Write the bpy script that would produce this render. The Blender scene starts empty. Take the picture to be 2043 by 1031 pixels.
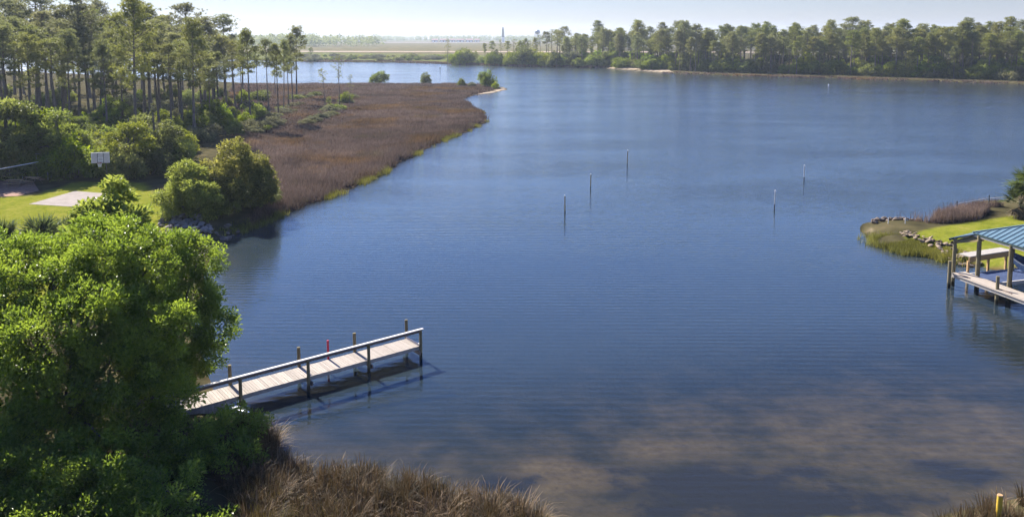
import bpy, math, random
import numpy as np
from mathutils import Vector, Matrix

R = math.radians
rng = np.random.default_rng(7)
random.seed(7)
sc = bpy.context.scene
COL = sc.collection

# ------------------------------------------------------------------ camera
F, CX, CY, PITCH, CAMH = 1600.0, 1021.5, 241.0, R(6.0), 18.0     # drone view, measured on a 2043 px wide frame
cam_d = bpy.data.cameras.new('camera')
cam_d.sensor_width = 36.0
cam_d.lens = F / 2043.0 * 36.0
cam_d.shift_y = -(515.5 - CY) / 2043.0
cam_d.clip_start = 0.5
cam_d.clip_end = 30000.0
cam = bpy.data.objects.new('camera', cam_d)
cam.location = (0, 0, CAMH)
cam.rotation_euler = (R(90) - PITCH, 0, 0)
COL.objects.link(cam)
sc.camera = cam

# ------------------------------------------------------------------ sky, sun, exposure
SUN_AZ, SUN_EL = R(-38.0), R(37.0)          # azimuth from +Y, negative to the left
world = bpy.data.worlds.new('World')
sc.world = world
world.use_nodes = True
wn = world.node_tree.nodes
wl = world.node_tree.links
wn.clear()
wo = wn.new('ShaderNodeOutputWorld')
wb = wn.new('ShaderNodeBackground')
sky = wn.new('ShaderNodeTexSky')
sky.sky_type = 'NISHITA'
sky.sun_disc = False
sky.sun_elevation = SUN_EL
sky.sun_rotation = SUN_AZ
sky.altitude = 20.0
sky.air_density = 1.75
sky.dust_density = 0.0
sky.ozone_density = 5.0
wb.inputs['Strength'].default_value = 0.05
sky_tint = wn.new('ShaderNodeMix')               # tint that makes the sky bluer and dimmer, the same all over
sky_tint.data_type, sky_tint.blend_type = 'RGBA', 'MULTIPLY'
sky_tint.inputs[0].default_value = 1.0
sky_tint.inputs[7].default_value = (.53, .66, 1.22, 1)
wl.new(sky.outputs[0], sky_tint.inputs[6])
wl.new(sky_tint.outputs[2], wb.inputs[0])
wl.new(wb.outputs[0], wo.inputs[0])

sun_d = bpy.data.lights.new('sun', 'SUN')
sun_d.energy = 5.0
sun_d.angle = R(0.5)
sun_d.color = (1.0, 0.93, 0.82)
sun = bpy.data.objects.new('sun', sun_d)
sdir = Vector((math.sin(SUN_AZ) * math.cos(SUN_EL), math.cos(SUN_AZ) * math.cos(SUN_EL), math.sin(SUN_EL)))
sun.rotation_euler = (-sdir).to_track_quat('-Z', 'Y').to_euler()
sun.location = (-60, 60, 80)
COL.objects.link(sun)

vs = sc.view_settings
vs.view_transform = 'Standard'
vs.look = 'None'
vs.gamma = 1.0
vs.use_curve_mapping = False
vs.exposure = 1.5
sc.render.engine = 'CYCLES'
sc.cycles.max_bounces = 6
sc.cycles.diffuse_bounces = 3
sc.cycles.glossy_bounces = 2
sc.cycles.transmission_bounces = 3
sc.cycles.transparent_max_bounces = 6
sc.cycles.volume_bounces = 0
sc.cycles.sample_clamp_indirect = 4.0
sc.cycles.use_denoising = True
sc.cycles.use_adaptive_sampling = True
sc.cycles.adaptive_threshold = .02

# ------------------------------------------------------------------ helpers: positions
cp, sp = math.cos(PITCH), math.sin(PITCH)


def at(x, y, z=0.0):
    """ground position seen at photo position (x, y) on the level z"""
    u, v = (x - CX) / F, (y - CY) / F
    d = np.array([u, cp - v * sp, -sp - v * cp])
    t = (z - CAMH) / d[2]
    return d * t + np.array([0, 0, CAMH])


def at_depth(x, y, Y):
    u, v = (x - CX) / F, (y - CY) / F
    d = np.array([u, cp - v * sp, -sp - v * cp])
    return d * (Y / d[1]) + np.array([0, 0, CAMH])


def poly(pts, z=0.0):
    return np.array([at(x, y, z)[:2] for x, y in pts])


def inside(P, poly_):
    x, y = P[:, 0], P[:, 1]
    c = np.zeros(len(P), bool)
    n = len(poly_)
    for i in range(n):
        x1, y1 = poly_[i]
        x2, y2 = poly_[(i + 1) % n]
        if y1 == y2:
            continue
        c ^= ((y1 > y) != (y2 > y)) & (x < (x2 - x1) * (y - y1) / (y2 - y1) + x1)
    return c


def sdist(P, poly_):
    """distance to the polygon's edge, positive inside"""
    d = np.full(len(P), 1e12)
    n = len(poly_)
    for i in range(n):
        a, b = poly_[i], poly_[(i + 1) % n]
        ab = b - a
        L = float(ab @ ab) + 1e-12
        t = np.clip(((P - a) @ ab) / L, 0, 1)
        q = P - (a + t[:, None] * ab)
        d = np.minimum(d, (q * q).sum(1))
    d = np.sqrt(d)
    return np.where(inside(P, poly_), d, -d)


def sstep(x, a, b):
    t = np.clip((x - a) / (b - a), 0, 1)
    return t * t * (3 - 2 * t)


# value noise on the plane for natural patchiness
_nt = rng.random((64, 64))


def vnoise(x, y, s):
    x, y = np.asarray(x) / s, np.asarray(y) / s
    i, j = np.floor(x).astype(int), np.floor(y).astype(int)
    fx, fy = x - i, y - j
    fx, fy = fx * fx * (3 - 2 * fx), fy * fy * (3 - 2 * fy)
    a, b = _nt[i % 64, j % 64], _nt[(i + 1) % 64, j % 64]
    c, d = _nt[i % 64, (j + 1) % 64], _nt[(i + 1) % 64, (j + 1) % 64]
    return (a * (1 - fx) + b * fx) * (1 - fy) + (c * (1 - fx) + d * fx) * fy


# ------------------------------------------------------------------ the lie of the land
W = lambda *p: np.array(p, float)
LEFT = np.vstack([
    W((90, 18)), poly([(2300, 965), (2043, 996), (1960, 1016), (1860, 1040), (1650, 1034), (1400, 1062), (1150, 1052), (1085, 1028), (1000, 1003),
                       (900, 988), (830, 968), (720, 950), (600, 950), (568, 932), (552, 893), (540, 852), (505, 832), (462, 818), (420, 790),
                       (398, 740), (380, 680), (385, 620), (400, 560), (415, 512), (432, 486), (470, 466), (520, 446), (548, 430), (600, 411),
                       (650, 394), (700, 375), (760, 345), (820, 312), (870, 289), (905, 272), (950, 252), (970, 239), (972, 229), (952, 216), (926, 203),
                       (922, 197), (945, 190), (985, 184.5), (1008, 179.5), (1000, 175), (960, 169.5), (860, 168), (760, 167.5), (600, 168),
                       (480, 166), (330, 158), (200, 150), (0, 141), (-300, 135)]),
    W((-900, 464), (-900, -120), (90, -120))])
FAR = np.vstack([
    poly([(-300, 107), (0, 108), (200, 114), (480, 120), (601, 123.4), (806, 125.5), (900, 128), (960, 130.5), (1060, 134), (1150, 135.5), (1208, 136.5),
          (1314, 145), (1393, 149), (1500, 152.5), (1620, 155), (1766, 160), (1900, 164), (2043, 169), (2400, 182)]),
    W((600, 200), (9000, 200), (9000, 9000), (-9000, 9000), (-9000, 800))])
RIGHT = np.vstack([
    poly([(1900, 522), (1850, 512), (1790, 500), (1757, 488), (1740, 470), (1734, 456), (1742, 447), (1775, 442), (1835, 446), (1868, 438),
          (1900, 420), (1960, 406), (2043, 397), (2200, 390)]),
    W((200, 97), (200, 45)), poly([(2200, 600), (2043, 556), (1990, 536), (1940, 523)])])
UPL = np.vstack([poly([(-300, 150), (200, 160), (420, 185), (520, 205), (560, 235), (520, 262), (520, 300), (525, 350), (500, 420), (440, 445), (395, 490),
                       (370, 560), (340, 700), (380, 800), (440, 870), (470, 960), (480, 1100)], 1.0), W((5, 12), (5, -100), (-400, -100))])
LAWN_L = poly([(-200, 395), (-60, 385), (60, 392), (150, 362), (290, 365), (345, 430), (345, 470), (250, 640), (-200, 640)], 1.1)
LAWN_R = poly([(1800, 470), (1850, 455), (1890, 448), (1960, 437), (2043, 426), (2300, 420), (2300, 540), (2043, 520), (1960, 512), (1900, 492)], .9)
MARSH = poly([(500, 450), (545, 433), (650, 392), (760, 344), (820, 311), (905, 271), (968, 240), (970, 230), (950, 217), (924, 203), (920, 197),
              (950, 187), (985, 181), (960, 170), (860, 169), (760, 168.5), (600, 169), (470, 170), (440, 200), (440, 235), (470, 280), (500, 300),
              (525, 330), (520, 400)], .25)
BEACH = poly([(1205, 137.5), (1240, 135), (1330, 142), (1345, 147), (1310, 146.5)], 0)


def land(P):
    """height of the ground and the distance to the water's edge"""
    s1, s2, s3 = sdist(P, LEFT), sdist(P, FAR), sdist(P, RIGHT)
    s = np.maximum(np.maximum(s1, s2), s3)
    wob = (vnoise(P[:, 0], P[:, 1], 2.3) - .5) * .9 + (vnoise(P[:, 0] + 31, P[:, 1], 7.0) - .5) * 1.6
    dist = np.hypot(P[:, 0], P[:, 1])
    s = s + wob * np.clip(dist / 120, .25, 1.5)
    up = sstep(sdist(P, UPL), -2.5, 2.5) * (s1 > -5)
    top = np.where(s1 == np.maximum(np.maximum(s1, s2), s3), .28 + .82 * up, np.where(s3 > s1, .85, 0.8))
    hl = top * (1 - np.exp(-np.clip(s, 0, None) / np.where(up > .5, 2.2, 1.2)))
    hl += (vnoise(P[:, 0], P[:, 1], 9.0) - .5) * .12 * np.clip(s / 8, 0, 1) * (dist < 600)
    hw = -np.minimum(.09 * np.clip(-s, 0, None), 2.6)
    return np.where(s > 0, hl, hw), s


def gz(x, y):
    return float(land(np.array([[x, y]]))[0][0])


def ground_at(px, py):
    z = .6
    for _ in range(4):
        p = at(px, py, z)
        z = max(gz(p[0], p[1]), 0)
    return np.array([p[0], p[1], z])


# ------------------------------------------------------------------ helpers: meshes and objects
class MB:
    """collects faces and links them as one mesh"""

    def __init__(self):
        self.v, self.f, self.m, self.t, self.s, self.n = [], [], [], [], [], 0

    def add(self, verts, faces, mat=0, tone=0.5, smooth=False):
        verts = np.asarray(verts, float).reshape(-1, 3)
        faces = np.asarray(faces, int)
        self.v.append(verts)
        self.f.append(faces + self.n)
        self.m.append(np.full(len(faces), mat, int))
        self.s.append(np.full(len(faces), smooth, bool))
        tt = np.asarray(tone, float)
        self.t.append(np.full(len(verts), float(tt)) if tt.ndim == 0 else tt)
        self.n += len(verts)

    def box(self, c, size, rot=None, mat=0, tone=.5):
        x, y, z = np.array(size) / 2
        v = np.array([(-x, -y, -z), (x, -y, -z), (x, y, -z), (-x, y, -z), (-x, -y, z), (x, -y, z), (x, y, z), (-x, y, z)])
        if rot is not None:
            v = v @ np.array(rot).T
        self.add(v + np.array(c), [(0, 3, 2, 1), (4, 5, 6, 7), (0, 1, 5, 4), (1, 2, 6, 5), (2, 3, 7, 6), (3, 0, 4, 7)], mat, tone)

    def bar(self, a, b, w, h, mat=0, tone=.5):
        """box beam from a to b, w wide and h high"""
        a, b = np.array(a, float), np.array(b, float)
        d = b - a
        L = np.linalg.norm(d)
        d /= L
        s = np.cross(d, (0, 0, 1))
        if np.linalg.norm(s) < 1e-4:
            s = np.array([1.0, 0, 0])
        s /= np.linalg.norm(s)
        u = np.cross(s, d)
        self.box((a + b) / 2, (w, L, h), np.column_stack([s, d, u]), mat, tone)

    def tube(self, path, rad, n=8, mat=0, tone=.5, cap=True, smooth=True):
        path = np.asarray(path, float)
        rad = np.broadcast_to(np.asarray(rad, float), (len(path),))
        k = len(path)
        T = np.gradient(path, axis=0)
        T /= np.linalg.norm(T, axis=1)[:, None] + 1e-9
        ref = np.array([1.0, 0, 0]) if abs(T[0][0]) < .8 else np.array([0, 1.0, 0])
        A = np.cross(T, ref)
        A /= np.linalg.norm(A, axis=1)[:, None] + 1e-9
        B = np.cross(T, A)
        th = np.arange(n) / n * 2 * math.pi
        v = path[:, None, :] + rad[:, None, None] * (np.cos(th)[None, :, None] * A[:, None, :] + np.sin(th)[None, :, None] * B[:, None, :])
        i, j = np.meshgrid(np.arange(k - 1), np.arange(n), indexing='ij')
        i, j = i.ravel(), j.ravel()
        j2 = (j + 1) % n
        f = np.column_stack([i * n + j, (i + 1) * n + j, (i + 1) * n + j2, i * n + j2])
        self.add(v.reshape(-1, 3), f, mat, tone, smooth)
        if cap:
            self.add(v[-1], [list(range(n))], mat, tone)
            self.add(v[0], [list(range(n))[::-1]], mat, tone)

    def mesh(self, name, mats):
        me = bpy.data.meshes.new(name)
        V = np.vstack(self.v)
        me.vertices.add(len(V))
        me.vertices.foreach_set('co', V.astype(np.float32).ravel())
        loops = np.concatenate([f.ravel() for f in self.f])
        tot = np.concatenate([np.full(len(f), f.shape[1]) for f in self.f])
        me.loops.add(len(loops))
        me.loops.foreach_set('vertex_index', loops.astype(np.int32))
        me.polygons.add(len(tot))
        me.polygons.foreach_set('loop_start', np.concatenate([[0], np.cumsum(tot)[:-1]]).astype(np.int32))
        me.polygons.foreach_set('material_index', np.concatenate(self.m).astype(np.int32))
        me.polygons.foreach_set('use_smooth', np.concatenate(self.s))
        a = me.attributes.new('tone', 'FLOAT', 'POINT')
        a.data.foreach_set('value', np.concatenate(self.t).astype(np.float32))
        for m in (mats if isinstance(mats, (list, tuple)) else [mats]):
            me.materials.append(m)
        me.update(calc_edges=True)
        return me

    def build(self, name, mats, parent=None, loc=(0, 0, 0), rotz=0.0):
        return link(name, self.mesh(name, mats), parent, loc, rotz)


def link(name, me, parent=None, loc=(0, 0, 0), rotz=0.0, scale=1.0):
    o = bpy.data.objects.new(name, me)
    COL.objects.link(o)
    o.location = loc
    o.rotation_euler = (0, 0, rotz)
    o.scale = (scale, scale, scale) if np.isscalar(scale) else scale
    if parent is not None:
        o.parent = parent
    return o


def tag(o, label=None, cat=None, group=None, kind=None):
    if label:
        o['label'] = label
    if cat:
        o['category'] = cat
    if group:
        o['group'] = group
    if kind:
        o['kind'] = kind
    return o


def thing(name, label, cat, loc=(0, 0, 0), rotz=0.0, group=None, scale=1.0):
    return tag(link(name, None, None, loc, rotz, scale), label, cat, group)


# ------------------------------------------------------------------ helpers: materials
def mat_new(name):
    m = bpy.data.materials.new(name)
    m.use_nodes = True
    nt = m.node_tree
    nt.nodes.clear()
    return m, nt.nodes, nt.links, nt.nodes.new('ShaderNodeOutputMaterial')


def ramp(N, stops):
    r = N.new('ShaderNodeValToRGB')
    while len(r.color_ramp.elements) < len(stops):
        r.color_ramp.elements.new(.5)
    for e, (p, c) in zip(r.color_ramp.elements, stops):
        e.position = p
        e.color = (*c, 1)
    return r


def noise(N, L, scale, detail=3, vec=None, rough=.55):
    n = N.new('ShaderNodeTexNoise')
    n.inputs['Scale'].default_value = scale
    n.inputs['Detail'].default_value = detail
    n.inputs['Roughness'].default_value = rough
    if vec is not None:
        L.new(vec, n.inputs['Vector'])
    return n


def mixc(N, L, fac, a, b, blend='MIX'):
    m = N.new('ShaderNodeMix')
    m.data_type = 'RGBA'
    m.blend_type = blend
    for s, v in ((m.inputs[0], fac), (m.inputs[6], a), (m.inputs[7], b)):
        if isinstance(v, bpy.types.NodeSocket):
            L.new(v, s)
        elif isinstance(v, (int, float)):
            s.default_value = v
        else:
            s.default_value = (*v, 1)
    return m.outputs[2]


def math_(N, L, op, a, b=None, clamp=False):
    m = N.new('ShaderNodeMath')
    m.operation = op
    m.use_clamp = clamp
    for s, v in ((m.inputs[0], a), (m.inputs[1], b)):
        if v is None:
            continue
        if isinstance(v, bpy.types.NodeSocket):
            L.new(v, s)
        else:
            s.default_value = v
    return m.outputs[0]


def leaf_mat(name, dark, mid, light, trans=.35, rough=.45, spec=.4, rnd=.35, patch=None):
    """foliage: leaf-to-leaf and plant-to-plant variation, light shining through"""
    m, N, L, out = mat_new(name)
    a = N.new('ShaderNodeAttribute')
    a.attribute_name = 'tone'
    oi = N.new('ShaderNodeObjectInfo')
    sh = math_(N, L, 'MULTIPLY', math_(N, L, 'SUBTRACT', oi.outputs['Random'], .5), rnd)
    t = math_(N, L, 'ADD', a.outputs['Fac'], sh, True)
    r = ramp(N, [(0.0, dark), (.5, mid), (1.0, light)])
    L.new(t, r.inputs[0])
    hs = N.new('ShaderNodeHueSaturation')
    rr = math_(N, L, 'FRACT', math_(N, L, 'MULTIPLY', oi.outputs['Random'], 7.31))
    va = min(1.0, rnd / .5) if rnd > .2 else .12
    L.new(math_(N, L, 'ADD', math_(N, L, 'MULTIPLY', rr, .05 * va), .5 - .025 * va), hs.inputs['Hue'])
    L.new(math_(N, L, 'ADD', math_(N, L, 'MULTIPLY', math_(N, L, 'FRACT', math_(N, L, 'MULTIPLY', oi.outputs['Random'], 3.77)), .5 * va), 1 - .25 * va), hs.inputs['Saturation'])
    lc = r.outputs[0]
    if patch:                                  # stands of differently coloured plants
        geo = N.new('ShaderNodeNewGeometry')
        for sc_n, c_, lo_ in patch:
            mr = N.new('ShaderNodeMapRange')
            mr.inputs[1].default_value, mr.inputs[2].default_value = lo_, lo_ + .12
            mr.inputs[4].default_value = 1.0
            L.new(noise(N, L, sc_n, 4, geo.outputs['Position'], .6).outputs[0], mr.inputs[0])
            lc = mixc(N, L, mr.outputs[0], lc, mixc(N, L, 1.0, lc, c_, 'MULTIPLY'))
    L.new(lc, hs.inputs['Color'])
    p = N.new('ShaderNodeBsdfPrincipled')
    L.new(hs.outputs[0], p.inputs['Base Color'])
    p.inputs['Roughness'].default_value = rough
    p.inputs['Specular IOR Level'].default_value = spec
    tr = N.new('ShaderNodeBsdfTranslucent')
    L.new(mixc(N, L, .35, hs.outputs[0], light), tr.inputs[0])
    mx = N.new('ShaderNodeMixShader')
    mx.inputs[0].default_value = trans
    L.new(p.outputs[0], mx.inputs[1])
    L.new(tr.outputs[0], mx.inputs[2])
    L.new(mx.outputs[0], out.inputs[0])
    return m


def rough_mat(name, c1, c2, scale=6.0, rough=.8, bump=.3, stretch=(1, 1, 1), rnd=.25, spec=.25, metal=0.0, c3=None, tide=None):
    """weathered solid: mottled colour, fine relief, a little different on each object"""
    m, N, L, out = mat_new(name)
    tc = N.new('ShaderNodeTexCoord')
    mp = N.new('ShaderNodeMapping')
    mp.inputs['Scale'].default_value = stretch
    L.new(tc.outputs['Object'], mp.inputs[0])
    oi = N.new('ShaderNodeObjectInfo')
    off = N.new('ShaderNodeVectorMath')
    off.operation = 'ADD'
    L.new(mp.outputs[0], off.inputs[0])
    cb = N.new('ShaderNodeCombineXYZ')
    L.new(math_(N, L, 'MULTIPLY', oi.outputs['Random'], 57.0), cb.inputs[0])
    L.new(math_(N, L, 'MULTIPLY', oi.outputs['Random'], 23.0), cb.inputs[1])
    L.new(cb.outputs[0], off.inputs[1])
    n = noise(N, L, scale, 6, off.outputs[0])
    r = ramp(N, [(.25, c1), (.75, c2)] if c3 is None else [(.25, c1), (.55, c2), (.8, c3)])
    L.new(n.outputs[0], r.inputs[0])
    hs = N.new('ShaderNodeHueSaturation')
    L.new(math_(N, L, 'ADD', math_(N, L, 'MULTIPLY', oi.outputs['Random'], rnd), 1 - rnd / 2), hs.inputs['Value'])
    L.new(r.outputs[0], hs.inputs['Color'])
    colr = hs.outputs[0]
    if tide:                                   # algae and barnacles up to the high-water mark
        ge = N.new('ShaderNodeNewGeometry')
        sz = N.new('ShaderNodeSeparateXYZ')
        L.new(ge.outputs['Position'], sz.inputs[0])
        mr = N.new('ShaderNodeMapRange')
        mr.inputs[1].default_value, mr.inputs[2].default_value = tide + .08, tide - .08
        L.new(math_(N, L, 'ADD', sz.outputs[2], math_(N, L, 'MULTIPLY', math_(N, L, 'SUBTRACT', n.outputs[0], .5), .3)), mr.inputs[0])
        colr = mixc(N, L, mr.outputs[0], colr, (.022, .022, .015))
    p = N.new('ShaderNodeBsdfPrincipled')
    L.new(colr, p.inputs['Base Color'])
    p.inputs['Roughness'].default_value = rough
    p.inputs['Specular IOR Level'].default_value = spec
    p.inputs['Metallic'].default_value = metal
    b = N.new('ShaderNodeBump')
    b.inputs['Strength'].default_value = bump
    b.inputs['Distance'].default_value = .02
    n2 = noise(N, L, scale * 4, 4, off.outputs[0])
    L.new(n2.outputs[0], b.inputs['Height'])
    L.new(b.outputs[0], p.inputs['Normal'])
    L.new(p.outputs[0], out.inputs[0])
    return m


M = {}
M['oak_leaf'] = leaf_mat('oak_leaf', (.045, .082, .012), (.125, .20, .022), (.28, .36, .040), .56, .38, .5, .15)
M['broad_leaf'] = leaf_mat('broad_leaf', (.07, .12, .014), (.20, .26, .03), (.40, .44, .07), .5, .4, .5, .1)
M['pine_needle'] = leaf_mat('pine_needle', (.088, .102, .036), (.185, .205, .064), (.335, .34, .10), .50, .5, .3, .5)
M['shrub_leaf'] = leaf_mat('shrub_leaf', (.045, .064, .015), (.125, .165, .026), (.29, .33, .045), .50, .5, .3, .7)
M['bright_leaf'] = leaf_mat('bright_leaf', (.05, .09, .012), (.17, .25, .02), (.36, .42, .04), .5, .5, .3, .5)
M['gold_leaf'] = leaf_mat('gold_leaf', (.05, .066, .018), (.155, .17, .035), (.40, .37, .07), .48, .5, .3, .15)
M['fresh_leaf'] = leaf_mat('fresh_leaf', (.065, .085, .018), (.185, .22, .035), (.40, .44, .07), .5, .5, .3, .1)
M['grey_leaf'] = leaf_mat('grey_leaf', (.045, .052, .028), (.125, .135, .07), (.25, .245, .12), .4, .6, .2, .5)
M['palm_leaf'] = leaf_mat('palm_leaf', (.035, .065, .018), (.105, .15, .04), (.24, .27, .09), .38, .35, .5, .2)
M['dead_frond'] = leaf_mat('dead_frond', (.10, .075, .045), (.26, .20, .12), (.42, .34, .22), .2, .7, .2, .2)
M['marsh_blade'] = leaf_mat('marsh_blade', (.048, .035, .032), (.135, .097, .083), (.30, .22, .17), .25, .7, .15, .1,
                            [(.05, (1.3, 1.02, .42), .50), (.12, (.48, .48, .55), .53), (.35, (1.5, 1.42, 1.2), .57), (.07, (.75, 1.0, .5), .60)])
M['reed_blade'] = leaf_mat('reed_blade', (.06, .068, .014), (.18, .19, .033), (.36, .32, .07), .3, .6, .2, .1)
M['shore_blade'] = leaf_mat('shore_blade', (.018, .019, .006), (.075, .047, .020), (.26, .175, .095), .25, .6, .2, .1)
M['gold_blade'] = leaf_mat('gold_blade', (.08, .07, .012), (.20, .15, .025), (.34, .25, .06), .3, .6, .2, .1)
M['bark'] = rough_mat('bark', (.08, .064, .052), (.23, .185, .15), 5, .9, .8, (3, 3, .6))
M['grey_bark'] = rough_mat('grey_bark', (.05, .045, .04), (.16, .14, .12), 5, .9, .8, (3, 3, .8))
M['deck_wood'] = rough_mat('deck_wood', (.25, .21, .175), (.40, .355, .31), 4, .8, .5, (.8, 9, 4), .34)
M['grey_wood'] = rough_mat('grey_wood', (.20, .18, .16), (.40, .37, .34), 4, .8, .5, (1, 7, 7), .3)
M['rail_wood'] = rough_mat('rail_wood', (.12, .085, .065), (.22, .17, .14), 4, .75, .5, (1, 7, 7), .3)
M['rail_cap'] = rough_mat('rail_cap', (.42, .39, .37), (.60, .57, .55), 4, .7, .4, (1, 7, 7), .2)
M['piling'] = rough_mat('piling', (.085, .074, .040), (.22, .18, .10), 5, .85, .6, (4, 4, .7), .4, tide=.38)
M['orange_wood'] = rough_mat('orange_wood', (.30, .18, .08), (.50, .33, .17), 5, .8, .4, (1, 6, 6), .3)
M['red_paint'] = rough_mat('red_paint', (.36, .010, .035), (.52, .03, .07), 8, .55, .2, (1, 1, 1), .1)
M['white_paint'] = rough_mat('white_paint', (.66, .66, .64), (.82, .82, .80), 6, .5, .15, (1, 1, 1), .1)
M['pole_white'] = rough_mat('pole_white', (.40, .40, .39), (.56, .56, .55), 6, .6, .15, (1, 1, 1), .1)
M['dark_metal'] = rough_mat('dark_metal', (.03, .03, .032), (.08, .08, .085), 6, .5, .2)
M['galv'] = rough_mat('galv', (.30, .31, .33), (.48, .49, .50), 6, .45, .1, metal=.5)
M['rock'] = rough_mat('rock', (.12, .10, .085), (.31, .265, .225), 2.5, .9, .9, (1, 1, 1), .6)
M['tan_rock'] = rough_mat('tan_rock', (.13, .095, .065), (.30, .235, .17), 2.5, .9, .9, (1, 1, 1), .6)
M['dark_rock'] = rough_mat('dark_rock', (.07, .055, .045), (.24, .19, .15), 2.5, .9, .9, (1, 1, 1), .6)
M['concrete'] = rough_mat('concrete', (.16, .135, .12), (.25, .21, .19), 1.2, .9, .3)
M['mulch'] = rough_mat('mulch', (.16, .075, .05), (.33, .20, .14), 3, .95, .8)
M['blue_roof'] = rough_mat('blue_roof', (.055, .115, .16), (.095, .16, .205), 3, .5, .1, (1, 1, 1), .08, .5)
M['blue_hull'] = rough_mat('blue_hull', (.02, .06, .16), (.05, .14, .30), 2, .35, .1, spec=.5)
M['blue_cover'] = rough_mat('blue_cover', (.03, .05, .12), (.07, .10, .20), 4, .8, .3)
M['green_trim'] = rough_mat('green_trim', (.02, .035, .03), (.045, .07, .06), 4, .6, .2)
M['soffit'] = rough_mat('soffit', (.16, .12, .05), (.30, .23, .11), 4, .8, .3)
M['yellow_wood'] = rough_mat('yellow_wood', (.40, .26, .02), (.55, .38, .05), 8, .7, .3, (4, 4, 1))
M['kayak_white'] = rough_mat('kayak_white', (.55, .60, .68), (.72, .76, .80), 5, .4, .1)
M['brick_far'] = rough_mat('brick_far', (.20, .11, .08), (.32, .20, .15), .3, .9, .2)
M['rust_roof'] = rough_mat('rust_roof', (.18, .09, .07), (.30, .17, .13), .3, .8, .2)
M['net'] = rough_mat('net', (.03, .03, .03), (.06, .06, .06), 5, .8, .1)


def ground_material():
    m, N, L, out = mat_new('ground_cover')
    tc = N.new('ShaderNodeNewGeometry')
    pos = tc.outputs['Position']

    def A(n):
        a = N.new('ShaderNodeAttribute')
        a.attribute_name = n
        return a.outputs['Fac']

    nb, nm, nf = noise(N, L, .06, 4, pos), noise(N, L, .45, 5, pos), noise(N, L, 3.0, 5, pos, .65)
    # forest floor / rough ground
    r0 = ramp(N, [(.3, (.035, .032, .018)), (.55, (.075, .066, .034)), (.75, (.11, .088, .05))])
    L.new(nm.outputs[0], r0.inputs[0])
    col = r0.outputs[0]

    def edge(f, wob=.5, lo=.35, hi=.65):
        s = math_(N, L, 'ADD', f, math_(N, L, 'MULTIPLY', math_(N, L, 'SUBTRACT', nm.outputs[0], .5), wob))
        k = N.new('ShaderNodeMapRange')
        k.interpolation_type = 'SMOOTHSTEP'
        k.inputs[1].default_value, k.inputs[2].default_value = lo, hi
        L.new(s, k.inputs[0])
        return k.outputs[0]

    rf = ramp(N, [(.3, (.065, .078, .030)), (.5, (.12, .105, .048)), (.7, (.19, .14, .075))])       # airfield grass
    L.new(nb.outputs[0], rf.inputs[0])
    col = mixc(N, L, edge(A('field'), .3), col, rf.outputs[0])
    rs = ramp(N, [(.3, (.055, .07, .022)), (.5, (.11, .12, .035)), (.7, (.16, .15, .055))])       # scrubby savannah
    L.new(noise(N, L, .12, 5, pos, .7).outputs[0], rs.inputs[0])
    col = mixc(N, L, edge(A('scrub'), .4), col, rs.outputs[0])
    rm = ramp(N, [(.35, (.075, .052, .042)), (.5, (.125, .088, .065)), (.66, (.17, .115, .07))])  # marsh
    L.new(mixc(N, L, .5, noise(N, L, .09, 4, pos).outputs[0], nf.outputs[0]), rm.inputs[0])
    col = mixc(N, L, edge(A('marsh')), col, rm.outputs[0])
    rl = ramp(N, [(.3, (.075, .095, .014)), (.5, (.15, .165, .020)), (.72, (.25, .215, .06))])   # lawn
    L.new(mixc(N, L, .55, nm.outputs[0], nf.outputs[0]), rl.inputs[0])
    col = mixc(N, L, edge(A('lawn'), .4), col, rl.outputs[0])
    rd = ramp(N, [(.3, (.28, .22, .15)), (.7, (.44, .37, .28))])                                   # sand
    L.new(nf.outputs[0], rd.inputs[0])
    col = mixc(N, L, edge(A('sand'), .4), col, rd.outputs[0])
    # the bed of the bayou: mud, with sandy shoals and seagrass
    rb = ramp(N, [(.3, (.016, .016, .010)), (.7, (.030, .027, .016))])
    L.new(nm.outputs[0], rb.inputs[0])
    shoal = ramp(N, [(.3, (.064, .042, .022)), (.7, (.14, .091, .048))])
    L.new(noise(N, L, 1.6, 6, pos, .7).outputs[0], shoal.inputs[0])
    bed = mixc(N, L, edge(A('shoal'), .9, .18, .95), rb.outputs[0], shoal.outputs[0])
    gm = noise(N, L, .8, 6, pos, .7)
    sg = math_(N, L, 'ADD', A('seagrass'), math_(N, L, 'MULTIPLY', math_(N, L, 'SUBTRACT', gm.outputs[0], .5), 1.9))
    k = N.new('ShaderNodeMapRange')
    k.interpolation_type = 'SMOOTHSTEP'
    k.inputs[1].default_value, k.inputs[2].default_value = .25, .8
    L.new(sg, k.inputs[0])
    bed = mixc(N, L, k.outputs[0], bed, (.024, .020, .018))
    col = mixc(N, L, A('bed'), col, bed)
    p = N.new('ShaderNodeBsdfPrincipled')
    L.new(col, p.inputs['Base Color'])
    p.inputs['Roughness'].default_value = .95
    p.inputs['Specular IOR Level'].default_value = 0.0
    b = N.new('ShaderNodeBump')
    b.inputs['Strength'].default_value = .6
    b.inputs['Distance'].default_value = .08
    L.new(nf.outputs[0], b.inputs['Height'])
    L.new(b.outputs[0], p.inputs['Normal'])
    L.new(p.outputs[0], out.inputs[0])
    return m


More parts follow.
